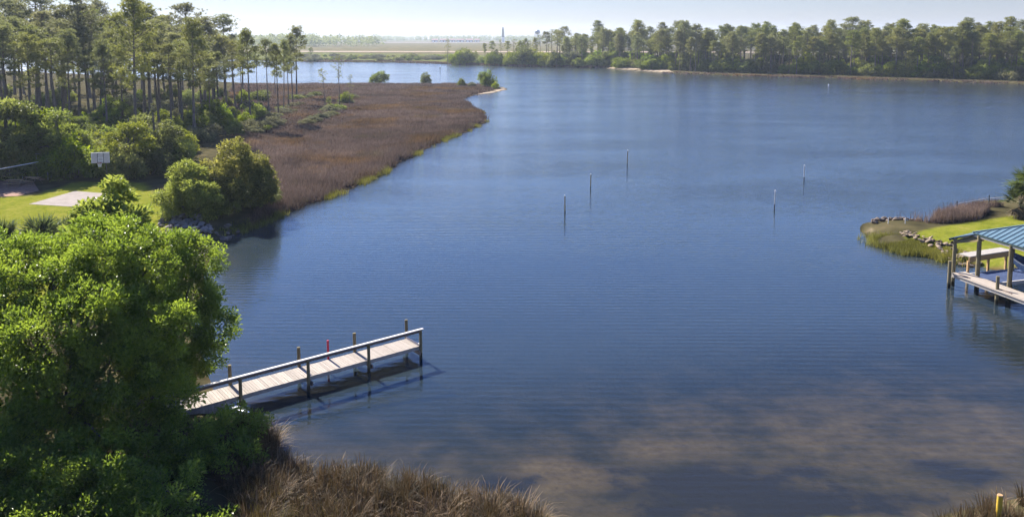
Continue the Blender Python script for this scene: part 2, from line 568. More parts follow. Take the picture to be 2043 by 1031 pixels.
def water_material():
    m, N, L, out = mat_new('bayou_water')
    geo = N.new('ShaderNodeNewGeometry')

    def mapped(scale, rot=0.0):
        mp = N.new('ShaderNodeMapping')
        mp.inputs['Scale'].default_value = scale
        mp.inputs['Rotation'].default_value = (0, 0, rot)
        L.new(geo.outputs['Position'], mp.inputs[0])
        return mp.outputs[0]

    # wind ripples: crests run nearly across the view
    n1 = noise(N, L, 1.0, 3, mapped((.9, 3.0, 1), R(7)), .5)
    n2 = noise(N, L, 1.0, 2, mapped((2.4, 7.0, 1), R(-9)), .5)
    wv = N.new('ShaderNodeTexWave')
    wv.wave_type, wv.bands_direction = 'BANDS', 'Y'
    wv.inputs['Scale'].default_value = 1.0
    wv.inputs['Distortion'].default_value = 2.6
    wv.inputs['Detail'].default_value = 1.5
    wv.inputs['Detail Scale'].default_value = .5
    L.new(mapped((.06, .52, 1), R(6)), wv.inputs['Vector'])
    n0 = noise(N, L, 1.0, 2, mapped((.028, .075, 1), R(12)), .5)          # calmer and rougher patches
    gust = N.new('ShaderNodeMapRange')
    gust.inputs[1].default_value, gust.inputs[2].default_value = .35, .65
    gust.inputs[3].default_value, gust.inputs[4].default_value = .65, 1.25
    L.new(n0.outputs[0], gust.inputs[0])
    h = math_(N, L, 'ADD', math_(N, L, 'MULTIPLY', n1.outputs[0], .036), math_(N, L, 'MULTIPLY', n2.outputs[0], .024))
    h = math_(N, L, 'ADD', h, math_(N, L, 'MULTIPLY', wv.outputs['Fac'], .013))
    h = math_(N, L, 'MULTIPLY', h, gust.outputs[0])
    sx = N.new('ShaderNodeSeparateXYZ')
    L.new(geo.outputs['Position'], sx.inputs[0])
    fetch = N.new('ShaderNodeMapRange')
    fetch.interpolation_type = 'SMOOTHSTEP'
    fetch.inputs[1].default_value, fetch.inputs[2].default_value = 38, 120
    fetch.inputs[3].default_value, fetch.inputs[4].default_value = .32, 1.2
    L.new(sx.outputs[1], fetch.inputs[0])
    h = math_(N, L, 'MULTIPLY', h, fetch.outputs[0])
    b = N.new('ShaderNodeBump')
    b.inputs['Strength'].default_value = 1.0
    b.inputs['Distance'].default_value = 1.0
    L.new(h, b.inputs['Height'])
    dt = N.new('ShaderNodeVectorMath')           # Fresnel reflectance of water, the same from above and below
    dt.operation = 'DOT_PRODUCT'
    L.new(b.outputs[0], dt.inputs[0])
    L.new(geo.outputs['Incoming'], dt.inputs[1])
    gz_ = math_(N, L, 'SUBTRACT', 1.0, math_(N, L, 'ABSOLUTE', dt.outputs['Value']), True)
    fres = math_(N, L, 'ADD', math_(N, L, 'MULTIPLY', math_(N, L, 'POWER', gz_, 5.0), .98), .02, True)
    gl = N.new('ShaderNodeBsdfGlossy')
    L.new(math_(N, L, 'MULTIPLY', fetch.outputs[0], .10), gl.inputs['Roughness'])
    gl.inputs['Color'].default_value = (1, 1, 1, 1)
    L.new(b.outputs[0], gl.inputs['Normal'])
    tr = N.new('ShaderNodeBsdfTransparent')
    tr.inputs[0].default_value = (.80, .86, .80, 1)
    silt = N.new('ShaderNodeBsdfDiffuse')        # light scattered back by the silty water itself
    silt.inputs[0].default_value = (.036, .058, .080, 1)
    body = N.new('ShaderNodeMixShader')
    shelf = N.new('ShaderNodeMapRange')          # clear over the sandy shelf of the near shore, siltier in the deep
    shelf.interpolation_type = 'SMOOTHSTEP'
    shelf.inputs[1].default_value, shelf.inputs[2].default_value = 31, 46
    shelf.inputs[3].default_value, shelf.inputs[4].default_value = .10, .5
    L.new(math_(N, L, 'SUBTRACT', sx.outputs[1], math_(N, L, 'MULTIPLY', sx.outputs[0], .28)), shelf.inputs[0])
    L.new(shelf.outputs[0], body.inputs[0])
    L.new(tr.outputs[0], body.inputs[1])
    L.new(silt.outputs[0], body.inputs[2])
    mx = N.new('ShaderNodeMixShader')
    L.new(fres, mx.inputs[0])
    L.new(body.outputs[0], mx.inputs[1])
    L.new(gl.outputs[0], mx.inputs[2])
    L.new(mx.outputs[0], out.inputs[0])
    return m


# ------------------------------------------------------------------ ground and water
def build_ground():
    ang = np.concatenate([np.linspace(-180, -46, 40)[:-1], np.arange(-46, 46, .36), np.linspace(46, 180, 40)])
    rad = np.concatenate([[0.01, 5, 10, 14], np.exp(np.arange(math.log(18), math.log(700), .011)), np.exp(np.linspace(math.log(705), math.log(5000), 50))])
    a, r = np.meshgrid(np.radians(ang), rad, indexing='ij')
    P = np.column_stack([(np.sin(a) * r).ravel(), (np.cos(a) * r).ravel()])
    z, s = land(P)
    na, nr = len(ang), len(rad)
    i, j = np.meshgrid(np.arange(na - 1), np.arange(nr - 1), indexing='ij')
    i, j = i.ravel(), j.ravel()
    f = np.column_stack([i * nr + j, i * nr + j + 1, (i + 1) * nr + j + 1, (i + 1) * nr + j])
    mb = MB()
    mb.add(np.column_stack([P, z]), f, 0, .5, True)
    me = mb.mesh('ground', ground_material())

    def attr(n, v):
        at_ = me.attributes.new(n, 'FLOAT', 'POINT')
        at_.data.foreach_set('value', np.clip(v, 0, 1).astype(np.float32))

    dist = np.hypot(P[:, 0], P[:, 1])
    near = dist < 420
    soft = lambda pl, w: np.where(near, .5 + sdist(P, pl) / w * .5, 0)
    attr('lawn', np.maximum(soft(LAWN_L, 2.0), soft(LAWN_R, 1.2)))
    attr('marsh', soft(MARSH, 4.0))
    attr('sand', np.maximum(.5 + sdist(P, BEACH) / 2 * .5, np.maximum(
        .40 * np.exp(-((s - .5) / .8) ** 2) * ((P[:, 0] > 20) & (dist < 130)),
        .85 * np.exp(-((s - 1.0) / 1.6) ** 2) * ((np.hypot(P[:, 0] + 10, P[:, 1] - 258) < 26) | (np.abs(P[:, 0] + 20) < 4) & (np.abs(P[:, 1] - 200) < 30)))))
    sf = sdist(P, FAR)
    yy = P[:, 1]
    fl = sstep(sf, 150, 260) * (P[:, 0] < 60 + (yy - 480) * .10)
    attr('field', fl)
    attr('scrub', sstep(sf, 2, 8) * (1 - sstep(sf, 120, 300)) * (P[:, 0] < 60))
    attr('bed', sstep(-s, -.10, .12))
    # shoals and seagrass beds on the bottom, by position
    near_shore = np.exp(s / 5.0) * (dist < 75)
    sh = .75 * near_shore
    for x, y, rx, ry, k in ((1120, 935, 3.4, 2.2, 1.1), (1340, 872, 5.0, 2.2, .75), (1640, 848, 7.0, 2.6, .7), (1850, 880, 7, 2.6, .7), (1720, 940, 3, 1.6, .55), (1160, 985, 2, 1.4, .7),
                            (2000, 860, 6, 3, .7), (1750, 850, 20, 11, .62), (1200, 900, 8, 6, .5), (1500, 800, 9, 4, .50), (1990, 585, 4, 3, .7), (440, 520, 4, 5, .6)):
        c = at(x, y)
        sh = np.maximum(sh, k * np.exp(-(((P[:, 0] - c[0]) / rx) ** 2 + ((P[:, 1] - c[1]) / ry) ** 2)))
    attr('shoal', np.where(dist < 90, sh, 0))
    sg = np.zeros(len(P))
    for x, y, rx, ry, k in ((1420, 960, 4.4, 2.4, 1.0), (1570, 1000, 4.4, 2.2, 1.0), (1862, 912, 1.5, .8, .85), (1935, 938, 1.8, .9, .85), (1780, 1000, 3, 1.2, .8), (1250, 925, 1.6, .8, .6), (1000, 955, 2.2, 1.2, .8), (1050, 880, .9, .5, .6), (1350, 1015, 3, 1, .8), (1600, 925, 2.2, .9, .7)):
        c = at(x, y)
        sg = np.maximum(sg, k * np.exp(-(((P[:, 0] - c[0]) / rx) ** 2 + ((P[:, 1] - c[1]) / ry) ** 2)))
    attr('seagrass', sg)
    return tag(link('ground', me), kind='structure')


build_ground()
mb = MB()
mb.add([(-2500, -60, 0), (2500, -60, 0), (2500, 1400, 0), (-2500, 1400, 0)], [(0, 1, 2, 3)])
tag(mb.build('water', water_material()), kind='structure')

# airfield beyond the bayou: runway and aprons as thin sheets
mb = MB()
for x0, x1, y0, y1, z in ((-420, -60, 2150, 2330, 1.2), (-60, 420, 2080, 2260, 1.2), (-700, -420, 2200, 2300, 1.2)):
    mb.add([(x0, y0, z), (x1, y0 - 60, z), (x1, y1 - 60, z), (x0, y1, z)], [(0, 1, 2, 3)])
tag(mb.build('runway', M['concrete']), kind='structure')
mb = MB()
mb.add([(-330, 900, 1.05), (260, 845, 1.05), (260, 880, 1.05), (-330, 935, 1.05)], [(0, 1, 2, 3)])
tag(mb.build('sandy_road', rough_mat('sandy_track', (.38, .27, .20), (.55, .42, .33), .1, .95, .1)), kind='structure')


# ------------------------------------------------------------------ foliage builders
def unit(v):
    return v / (np.linalg.norm(v, axis=-1, keepdims=True) + 1e-9)


def leaves(mb, P, D, Nn, L_, W_, tone, mat=0):
    """one folded leaf blade (a quad) for each point"""
    n = len(P)
    D = unit(D)
    S = unit(np.cross(D, Nn))
    U = np.cross(S, D)
    L_ = np.broadcast_to(L_, (n,))[:, None]
    W_ = np.broadcast_to(W_, (n,))[:, None]
    v = np.stack([P, P + D * L_ * .5 + S * W_ * .5 + U * W_ * .18, P + D * L_ - U * L_ * .12, P + D * L_ * .5 - S * W_ * .5 + U * W_ * .18], 1)
    f = np.arange(4 * n).reshape(n, 4)
    mb.add(v.reshape(-1, 3), f, mat, np.repeat(tone, 4))


def blades(mb, P, D, L_, W_, tone, mat=0, side=None):
    """one thin triangle (a needle or grass blade) for each point"""
    n = len(P)
    D = unit(D)
    S = unit(np.cross(D, unit(rng.normal(size=(n, 3))))) if side is None else side
    L_ = np.broadcast_to(L_, (n,))[:, None]
    W_ = np.broadcast_to(W_, (n,))[:, None]
    v = np.stack([P - S * W_ * .5, P + S * W_ * .5, P + D * L_], 1)
    mb.add(v.reshape(-1, 3), np.arange(3 * n).reshape(n, 3), mat, np.repeat(tone, 3))


def crown(mb, lobes, clump_r, spacing, per, L_, W_, mat=0, bias=.5, spread=.16, fill=.25, up=.5):
    """leaf clumps over the surface of a set of lobes (x, y, z, rxy, rz)"""
    lobes = np.array(lobes, float)
    C, O = [], []
    for k, (x, y, z, r, rz) in enumerate(lobes):
        n = max(6, int(4 * math.pi * ((r * r * 2 + rz * rz) / 3) / spacing ** 2))
        d = unit(rng.normal(size=(n, 3)))
        rad = rng.uniform(.74, 1.16, n)
        inner = rng.random(n) < fill
        rad = np.where(inner, rng.uniform(.35, .8, n), rad)
        p = np.array([x, y, z]) + d * rad[:, None] * np.array([r, r, rz])
        keep = np.ones(n, bool)
        for q, (x2, y2, z2, r2, rz2) in enumerate(lobes):
            if q != k:
                e = (p - np.array([x2, y2, z2])) / np.array([r2, r2, rz2])
                keep &= (e * e).sum(1) > .5
        keep &= p[:, 2] > .15
        C.append(p[keep])
        O.append(d[keep])
    C, O = np.vstack(C), np.vstack(O)
    nc = len(C)
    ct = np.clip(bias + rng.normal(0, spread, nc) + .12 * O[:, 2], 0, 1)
    cr = clump_r * rng.uniform(.7, 1.3, nc)
    cnt = np.maximum(4, (per * (cr / clump_r) ** 2).astype(int))
    idx = np.repeat(np.arange(nc), cnt)
    n = len(idx)
    g = unit(rng.normal(size=(n, 3))) * (rng.random(n) ** .45)[:, None]
    P = C[idx] + g * cr[idx][:, None] * np.array([1, 1, .75])
    D = unit(g * .9 + O[idx] * .55 + rng.normal(0, .45, (n, 3)) + np.array([0, 0, .15]))
    Nn = unit(O[idx] * .5 + np.array([0, 0, up + .3]) + rng.normal(0, .5, (n, 3)))
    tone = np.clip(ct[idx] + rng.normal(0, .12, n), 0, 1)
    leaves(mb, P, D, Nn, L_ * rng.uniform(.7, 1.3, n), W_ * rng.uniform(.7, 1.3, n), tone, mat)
    return C


def limbs(mb, base, targets, r0, mat=0, n=5):
    """crooked limbs from a trunk point to crown points"""
    for t in targets:
        b = np.array(base)
        t = np.array(t)
        k = 6
        s = np.linspace(0, 1, k)[:, None]
        path = b + (t - b) * s + np.array([0, 0, 1.0]) * (s * (1 - s)) * np.linalg.norm(t - b) * .18
        path[1:-1] += rng.normal(0, .05 * np.linalg.norm(t - b), (k - 2, 3))
        mb.tube(path, np.linspace(r0, r0 * .22, k), n, mat, .5, False)


def pine_meshes(seed, H=22.0, cb=.56, spread=3.6, nl=30, tufts=8, sub=6, lean=.5, blade=.42):
    """a longleaf or slash pine: tall bare trunk, open crown of needle tufts"""
    global rng
    keep, rng = rng, np.random.default_rng(seed)
    tk, cr = MB(), MB()
    z = np.linspace(0, 1, 9)
    sway = np.cumsum(rng.normal(0, .12, (9, 2)), 0) * np.linspace(0, 1, 9)[:, None] * lean
    path = np.column_stack([sway, z * H])
    r0 = H * .0135
    tk.tube(path, r0 * (1 - z * .86) * np.where(z == 0, 1.25, 1), 8)
    az = rng.uniform(0, 6.28)
    TP, TD, TT = [], [], []
    for i in range(nl):
        q = (i + .5) / nl
        t = cb + (0.99 - cb) * q ** .9
        base = np.array([np.interp(t, z, path[:, 0]), np.interp(t, z, path[:, 1]), t * H])
        az += 2.4 + rng.normal(0, .5)
        prof = (.55 + 1.1 * q if q < .38 else 1.0 - .62 * (q - .38) / .62) * rng.uniform(.6, 1.2)
        Ln = spread * prof
        el = R(-4 + 52 * q + rng.normal(0, 9))
        d = np.array([math.cos(az) * math.cos(el), math.sin(az) * math.cos(el), math.sin(el)])
        s = np.linspace(0, 1, 5)[:, None]
        br = base + d * Ln * s + np.array([0, 0, .22 * Ln]) * s ** 2
        br[1:] += rng.normal(0, .07, (4, 3)) * Ln * .4
        tk.tube(br, np.linspace(.062, .018, 5) * H / 22, 4, 0, .5, False, False)
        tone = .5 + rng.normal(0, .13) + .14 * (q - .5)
        for k in range(sub):
            u = .38 + .62 * (k + rng.random() * .8) / sub
            o = np.array([np.interp(u, s[:, 0], br[:, c]) for c in range(3)])
            off = unit(rng.normal(0, 1, 3) * np.array([1, 1, .45]) + d * .6) * rng.uniform(.3, .85) * (.6 + .2 * Ln)
            tip = o + off * (1.1 - .3 * u) + np.array([0, 0, .12])
            tk.tube([o, (o + tip) / 2 + [0, 0, .05], tip], [.02, .015, .008], 3, 0, .5, False, False)
            m = rng.integers(tufts - 2, tufts + 3)
            c = tip + rng.normal(0, 1, (m, 3)) * np.array([.38, .38, .20])
            TP.append(c)
            TD.append(unit(c - o + np.array([0, 0, .3])))
            TT.append(np.full(m, tone + rng.normal(0, .1)))
    for i in range(5):                     # dead stubs under the crown
        t = rng.uniform(cb - .22, cb)
        base = np.array([np.interp(t, z, path[:, 0]), np.interp(t, z, path[:, 1]), t * H])
        a = rng.uniform(0, 6.28)
        tk.tube([base, base + np.array([math.cos(a), math.sin(a), .1]) * rng.uniform(.5, 1.4)], [.03, .012], 3, 0, .5, False, False)
    TP, TD, TT = np.vstack(TP), np.vstack(TD), np.concatenate(TT)
    k = 13
    i = np.repeat(np.arange(len(TP)), k)
    D = unit(TD[i] * .8 + rng.normal(0, .75, (len(i), 3)) + np.array([0, 0, .15]))
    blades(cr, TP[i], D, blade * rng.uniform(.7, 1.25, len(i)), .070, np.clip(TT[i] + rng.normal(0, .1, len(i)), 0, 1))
    a, b = tk.mesh('trunk', M['bark']), cr.mesh('crown', M['pine_needle'])
    rng = keep
    return a, b, H


def bush_mesh(seed, rx, h, mat, L_=.26, W_=.14, nl=20, per=24, spacing=.66, clump=.40, bias=.5, spread=.24):
    global rng
    keep, rng = rng, np.random.default_rng(seed)
    lob = []
    for i in range(nl):
        a = rng.uniform(0, 6.28)
        q = rng.random() ** .6
        r = rng.uniform(.18, .34) * min(rx, h)
        zz = rng.uniform(.18, .88) * h * (1 - .35 * q)
        lob.append((math.cos(a) * q * (rx - r * .8), math.sin(a) * q * (rx - r * .8), max(zz, r * .55), r, r * rng.uniform(.75, 1.0)))
    lob.append((0, 0, h * .55, min(rx, h) * .42, h * .36))
    mb = MB()
    crown(mb, lob, clump, spacing, per, L_, W_, 0, bias, spread)
    st = MB()
    for l in lob[:5]:
        limbs(st, (0, 0, 0), [l[:3]], .05 * h / 4 + .03)
    a, b = st.mesh('stem', M['grey_bark']), mb.mesh('foliage', mat)
    rng = keep
    return a, b


def plant(name, pair, p, label, cat, group=None, scale=1.0, rot=None, names=('trunk', 'crown')):
    o = thing(name, label, cat, tuple(p), rng.uniform(0, 6.28) if rot is None else rot, group, scale)
    if cat == 'pine tree':                     # no trunk stands dead plumb
        o.rotation_euler = (rng.normal(0, .022), rng.normal(0, .022), o.rotation_euler[2])
    link(names[0], pair[0], o)
    link(names[1], pair[1], o)
    return o


# ------------------------------------------------------------------ pines
PINES = [pine_meshes(11), pine_meshes(12, cb=.62, spread=3.2, nl=24), pine_meshes(13, cb=.50, spread=4.0, nl=32), pine_meshes(14, cb=.66, spread=3.4, nl=20, lean=.9),
         pine_meshes(15, cb=.58, spread=2.9, nl=26), pine_meshes(16, cb=.45, spread=3.9, nl=34)]
THIN = [pine_meshes(21, 16, .58, 2.2, 12, 4, 3, 1.0), pine_meshes(22, 16, .70, 2.0, 9, 4, 3, 1.2), pine_meshes(23, 16, .5, 1.8, 12, 3, 3, .8)]
BIG = pine_meshes(31, 24, .42, 4.4, 46, 8, 6, .5)


def pine_at(px, py, top, pair, label, group=None, sxy=1.0, name='pine_tree', rot=None):
    b = ground_at(px, py)
    t = at_depth(px, top, b[1])
    s = max(.2, (t[2] - b[2]) / pair[2])
    b[2] -= .05
    return plant(name, pair, b, label, 'pine tree', group, (s * sxy, s * sxy, s), rot)


pine_at(272, 291, 6, BIG, 'biggest pine in the left wood, thick straight trunk and wide layered crown')
pine_at(160, 252, 4, PINES[2], 'tall dense-crowned pine left of the biggest pine, round dark head', sxy=1.1)
pine_at(388, 272, 50, PINES[5], 'tall pine with full crown just behind the golden bush', sxy=1.1)
pine_at(500, 246, 68, PINES[0], 'pine with straight trunk at the right edge of the left wood', sxy=.9)
EDGE = 'pines at the marsh edge of the left wood'
for px, py, top, k, sx in ((538, 236, 84, 3, .8), (556, 238, 92, 4, .8), (566, 226, 86, 1, .75), (576, 214, 96, 4, .8), (592, 196, 60, 0, 1.0), (584, 208, 78, 2, .8), (482, 214, 95, 1, .8), (515, 205, 100, 3, .75), (549, 190, 96, 4, .8)):
    pine_at(px, py, top, PINES[k], 'slender pine in the clump between the left wood and the brown marsh', EDGE, sx)
pine_at(649, 222, 140, THIN[1], 'thin nearly bare pine on the marsh, left of three')
pine_at(678, 214, 117, THIN[0], 'tallest of three thin pines standing on the marsh')
pine_at(697, 218, 152, THIN[2], 'short thin pine on the marsh, right of three')
pine_at(657, 223, 195, pine_meshes(24, 6, .08, 1.0, 30, 5, 2, .2, .3), 'small dark cone-shaped young pine among the thin marsh pines')

WOOD = 'pines of the left wood'
spots = [(5, 235, -12), (30, 215, 10), (75, 230, -14), (60, 205, 28), (100, 240, 30), (130, 225, 22), (190, 235, 30), (205, 205, 10), (235, 225, 40), (20, 262, 50), (105, 200, 38),
         (140, 265, 70), (300, 215, 20), (320, 240, 50), (345, 225, 62), (380, 205, 15), (360, 245, 72), (410, 230, 45), (425, 210, 70), (450, 205, 38), (455, 235, 80), (470, 225, 85),
         (250, 200, 30), (285, 195, 12), (340, 190, 40), (180, 195, 25), (400, 190, 62), (435, 188, 78), (10, 195, 30), (48, 188, 45), (225, 190, 44), (85, 260, 62), (-30, 250, -10), (-40, 215, 20),
         (330, 205, 38), (365, 185, 50), (310, 182, 55), (270, 185, 50), (150, 185, 52), (120, 188, 58), (485, 190, 88), (465, 182, 80), (-60, 290, -30), (-90, 250, 0), (200, 262, 95), (440, 255, 110), (420, 262, 120), (245, 262, 100),
         (15, 270, 60), (45, 255, 45), (62, 275, 80), (118, 270, 85), (180, 255, 60), (215, 270, 90), (232, 248, 70), (300, 262, 85), (318, 255, 70), (342, 268, 95), (365, 262, 90), (405, 250, 80), (290, 245, 55), (128, 248, 50), (95, 225, 40)]
for i, (px, py, top) in enumerate(spots):
    lab = ('pine of the left wood standing nearest the left picture edge' if px < 60 else 'pine of the left wood, left of the tall round-headed pine' if px < 150 else
           'pine of the left wood between the round-headed pine and the biggest pine' if px < 262 else 'pine of the left wood right of the biggest pine' if px < 380 else
           'pine of the left wood behind and above the golden-topped bush')
    pine_at(px, py, top, PINES[i % 6], lab, WOOD, rng.uniform(1.05, 1.5))

# far shore: pines in a belt behind the bank
FARW = 'pines of the far shore wood'
shore = [(1115, 135.5), (1208, 136.5), (1314, 144), (1393, 148), (1500, 151.5), (1620, 154), (1766, 159), (1900, 163), (2043, 168), (2240, 175)]
n_far = 0
for i in range(285):
    px = 1112 + (2130 - 1112) * ((i * .61803) % 1)
    y0 = np.interp(px, [a for a, b in shore], [b for a, b in shore])
    b = at(px, y0, 0)
    q = ((i * .7548) % 1)
    dep = 9 + 62 * q ** 1.15
    d = b[:2] / np.linalg.norm(b[:2])
    p = b[:2] + d * dep + rng.normal(0, 2, 2)
    z, s = land(p[None])
    if s[0] < 4:
        continue
    hh = rng.uniform(12, 20) + 3.4 * q + (rng.random() < .2) * rng.uniform(1.5, 4)
    if px < 1180:
        hh -= 2
    pr = PINES[int(rng.integers(0, 6))]
    s_ = hh / pr[2]
    if px < 1400:
        lab = 'pine in the far shore wood behind the white sand strip'
    elif px < 1750:
        lab = 'pine in the middle stretch of the far shore wood'
    else:
        lab = 'pine in the near right end of the far shore wood'
    plant('pine_tree', pr, (p[0], p[1], z[0] - .05), lab, 'pine tree', FARW, (s_ * rng.uniform(1.05, 1.55),) * 2 + (s_,))
    n_far += 1
def snag_mesh(seed, H=18.0):
    r_ = np.random.default_rng(seed)
    tk = MB()
    zz = np.linspace(0, 1, 8)
    path = np.column_stack([np.cumsum(r_.normal(0, .08, 8)), np.cumsum(r_.normal(0, .08, 8)), zz * H])
    tk.tube(path, .22 * (1 - .75 * zz), 7)
    br = MB()
    for k in range(9):
        t = r_.uniform(.45, .97)
        b_ = np.array([np.interp(t, zz, path[:, c]) for c in range(3)])
        a = r_.uniform(0, 6.28)
        d_ = np.array([math.cos(a), math.sin(a), r_.uniform(-.1, .5)]) * r_.uniform(.5, 1.9)
        br.tube([b_, b_ + d_ * .5 + [0, 0, .05], b_ + d_], [.05, .035, .012], 4, 0, .5, False)
    return tk.mesh('trunk', M['grey_bark']), br.mesh('bare_branches', M['grey_bark'])


for k, (px, py, top, lab) in enumerate(((1387, 147, 56, 'bare dead trunk rising above the middle of the far shore wood'), (1937, 162, 82, 'pale dead trunk in front of the right end of the far wood'), (1862, 160, 90, 'leaning dead trunk at the bank of the far right wood'),
                                        (112, 256, 98, 'dead trunk among the pines at the far left'), (430, 246, 100, 'dead trunk standing above the golden-topped bush'))):
    b = ground_at(px, py)
    h_ = at_depth(px, top, b[1])[2] - b[2]
    plant('dead_tree', snag_mesh(70 + k), (b[0], b[1], b[2] - .1), lab, 'dead tree', None, (1, 1, h_ / 18), None, ('trunk', 'bare_branches'))

# sparser, shorter pines on the point left of the wood
for px, py, top in ((893, 129.5, 80), (925, 128, 100), (968, 127, 88), (982, 128, 84), (1000, 126, 82), (1012, 128, 84), (1024, 126, 80), (1036, 129, 84), (1046, 127, 80), (1058, 129, 83), (1068, 127, 78),
                    (1078, 130, 72), (1090, 131, 66), (1101, 130, 62), (1110, 132, 64), (990, 131, 100), (1030, 131.5, 98), (1094, 127, 70), (868, 124, 108), (620, 121, 96)):
    pine_at(px, py, top, THIN[int(rng.integers(0, 3))] if rng.random() < .5 else PINES[int(rng.integers(0, 6))], 'short scattered pine on the low far point left of the wood', 'scattered pines on the far point', rng.uniform(1.0, 1.4))

# ------------------------------------------------------------------ shrubs and broad-leaved trees
BUSH = [bush_mesh(41, 2.2, 3.0, M['shrub_leaf']), bush_mesh(42, 1.8, 3.6, M['shrub_leaf']), bush_mesh(43, 2.6, 2.6, M['shrub_leaf'], bias=.42), bush_mesh(44, 2.0, 3.2, M['bright_leaf']),
        bush_mesh(45, 2.4, 2.8, M['grey_leaf']), bush_mesh(46, 2.0, 3.4, M['shrub_leaf'], bias=.6)]


def oak_mesh(seed, mat, bias):
    global rng
    keep, rng = rng, np.random.default_rng(seed)
    lob = []
    for i in range(20):
        a, q = rng.uniform(0, 6.28), rng.random() ** .5
        lob.append((math.cos(a) * q * 3.0, math.sin(a) * q * 3.0, rng.uniform(1.8, 8.6 - 3.2 * q), rng.uniform(.55, 1.15), rng.uniform(.45, .9)))
    mb, tk = MB(), MB()
    crown(mb, lob, .46, .70, 24, .32, .17, 0, bias, .24)
    tk.tube([(0, 0, 0), (.1, 0, 2), (.05, .1, 4.5), (0, 0, 7)], [.26, .2, .16, .06], 7)
    limbs(tk, (.05, .05, 2.6), [l[:3] for l in lob], .09)
    a, b = tk.mesh('trunk', M['grey_bark']), mb.mesh('crown', mat)
    rng = keep
    return a, b


OAK = [oak_mesh(51, M['shrub_leaf'], .5), oak_mesh(52, M['shrub_leaf'], .4), oak_mesh(53, M['bright_leaf'], .45), oak_mesh(54, M['grey_leaf'], .5)]


def bush_at(px, py, h, k, label, group, wide=1.0, name='shrub'):
    p = ground_at(px, py)
    pr = BUSH[k]
    s = h / 3.0
    return plant(name, pr, (p[0], p[1], p[2] - .1), label, 'shrub', group, (s * wide, s * wide, s), None, ('stem', 'foliage'))


# undergrowth of the left wood
UND = 'undergrowth shrubs of the left wood'
for i in range(125):
    px = -40 + 560 * ((i * .61803 + .1) % 1)
    q = (i * .7548) % 1
    front = np.interp(px, [-40, 120, 200, 300, 400, 520], [345, 345, 352, 345, 290, 262])
    py = 195 + (front - 195) * q ** .8
    k = int(rng.choice([0, 1, 2, 3, 3, 4, 4, 5, 5]))
    bush_at(px, py, rng.uniform(1.6, 4.2) * (1.0 if py > 240 else .9), k, 'undergrowth shrub beneath the left wood pines, ' + ('left of the bright bush' if px < 140 else 'behind the basketball hoop' if px < 330 else 'above the golden-topped bush'), UND, rng.uniform(.8, 1.2))
for i in range(16):
    px = -20 + 480 * ((i * .61803 + .3) % 1)
    p = ground_at(px, 205 + 110 * ((i * .7548) % 1) * np.interp(px, [0, 300, 480], [1, 1, .5]))
    plant('understory_tree', OAK[i % 4], p, 'small broad-leaved tree between the pine trunks of the left wood', 'tree', 'broad-leaved trees in the left wood', rng.uniform(.5, .85))
for px, py, sc_, lab in ((20, 350, 1.35, 'dark broad-leaved tree at the wood edge behind the picnic tables'), (70, 345, 1.2, 'dark broad-leaved tree at the wood edge behind the volleyball net'),
                         (118, 350, 1.15, 'broad-leaved tree at the wood edge left of the bright bush'), (262, 350, 1.0, 'dark broad-leaved tree right behind the basketball hoop'),
                         (310, 340, 1.05, 'dark broad-leaved tree between the hoop and the light green bush'), (-40, 360, 1.4, 'tall dark broad-leaved tree cut by the left picture edge')):
    plant('understory_tree', OAK[1 if px != 118 else 0], ground_at(px, py), lab, 'tree', None, sc_)
# bright bush and hedge behind the hoop
bush_at(152, 356, 5.0, 3, 'bright green bush left of the basketball hoop at the wood edge', None, .9)
for px, py, h in ((255, 358, 4.0), (300, 350, 3.8), (225, 352, 4.6), (335, 335, 4.6), (110, 356, 4.2), (70, 352, 4.6), (20, 354, 5)):
    bush_at(px, py, h, int(rng.integers(0, 3)), 'dark dense shrub in the hedge behind the basketball hoop', 'dark hedge behind the court', 1.0)
# scrub at the marsh edge
for px, py, h, k, lab in ((690, 208, 3.0, 5, 'round green shrub between the thin pines on the marsh'), (757, 167, 5.0, 0, 'dark leafy shrub on the far marsh edge, left of two'), (850, 167, 4.0, 1, 'dark leafy shrub on the far marsh edge, right of two'),
                          (920, 172, 2.6, 5, 'low green shrub near the tip of the marsh spit'), (942, 173, 2.0, 4, 'low grey shrub near the tip of the marsh spit'),):
    bush_at(px, py, h, k, lab, None)
bush_at(972, 174, 6.2, 0, 'leafy small tree at the sandy tip of the spit', None, .75, 'spit_tree')
bush_at(988, 177, 2.2, 3, 'low bright bush on the outermost tip of the spit', None)
for i in range(34):
    px = 478 + 225 * ((i * .61803 + .2) % 1)
    lo = np.interp(px, [478, 560, 640, 705], [282, 262, 250, 236])
    py = 192 + (lo - 192) * ((i * .7548) % 1)
    bush_at(px, py, rng.uniform(1.0, 2.2), 4 if rng.random() < .7 else 2, 'low grey-green scrub bush around the marsh-edge pines', 'scrub bushes at the marsh edge', 1.5)

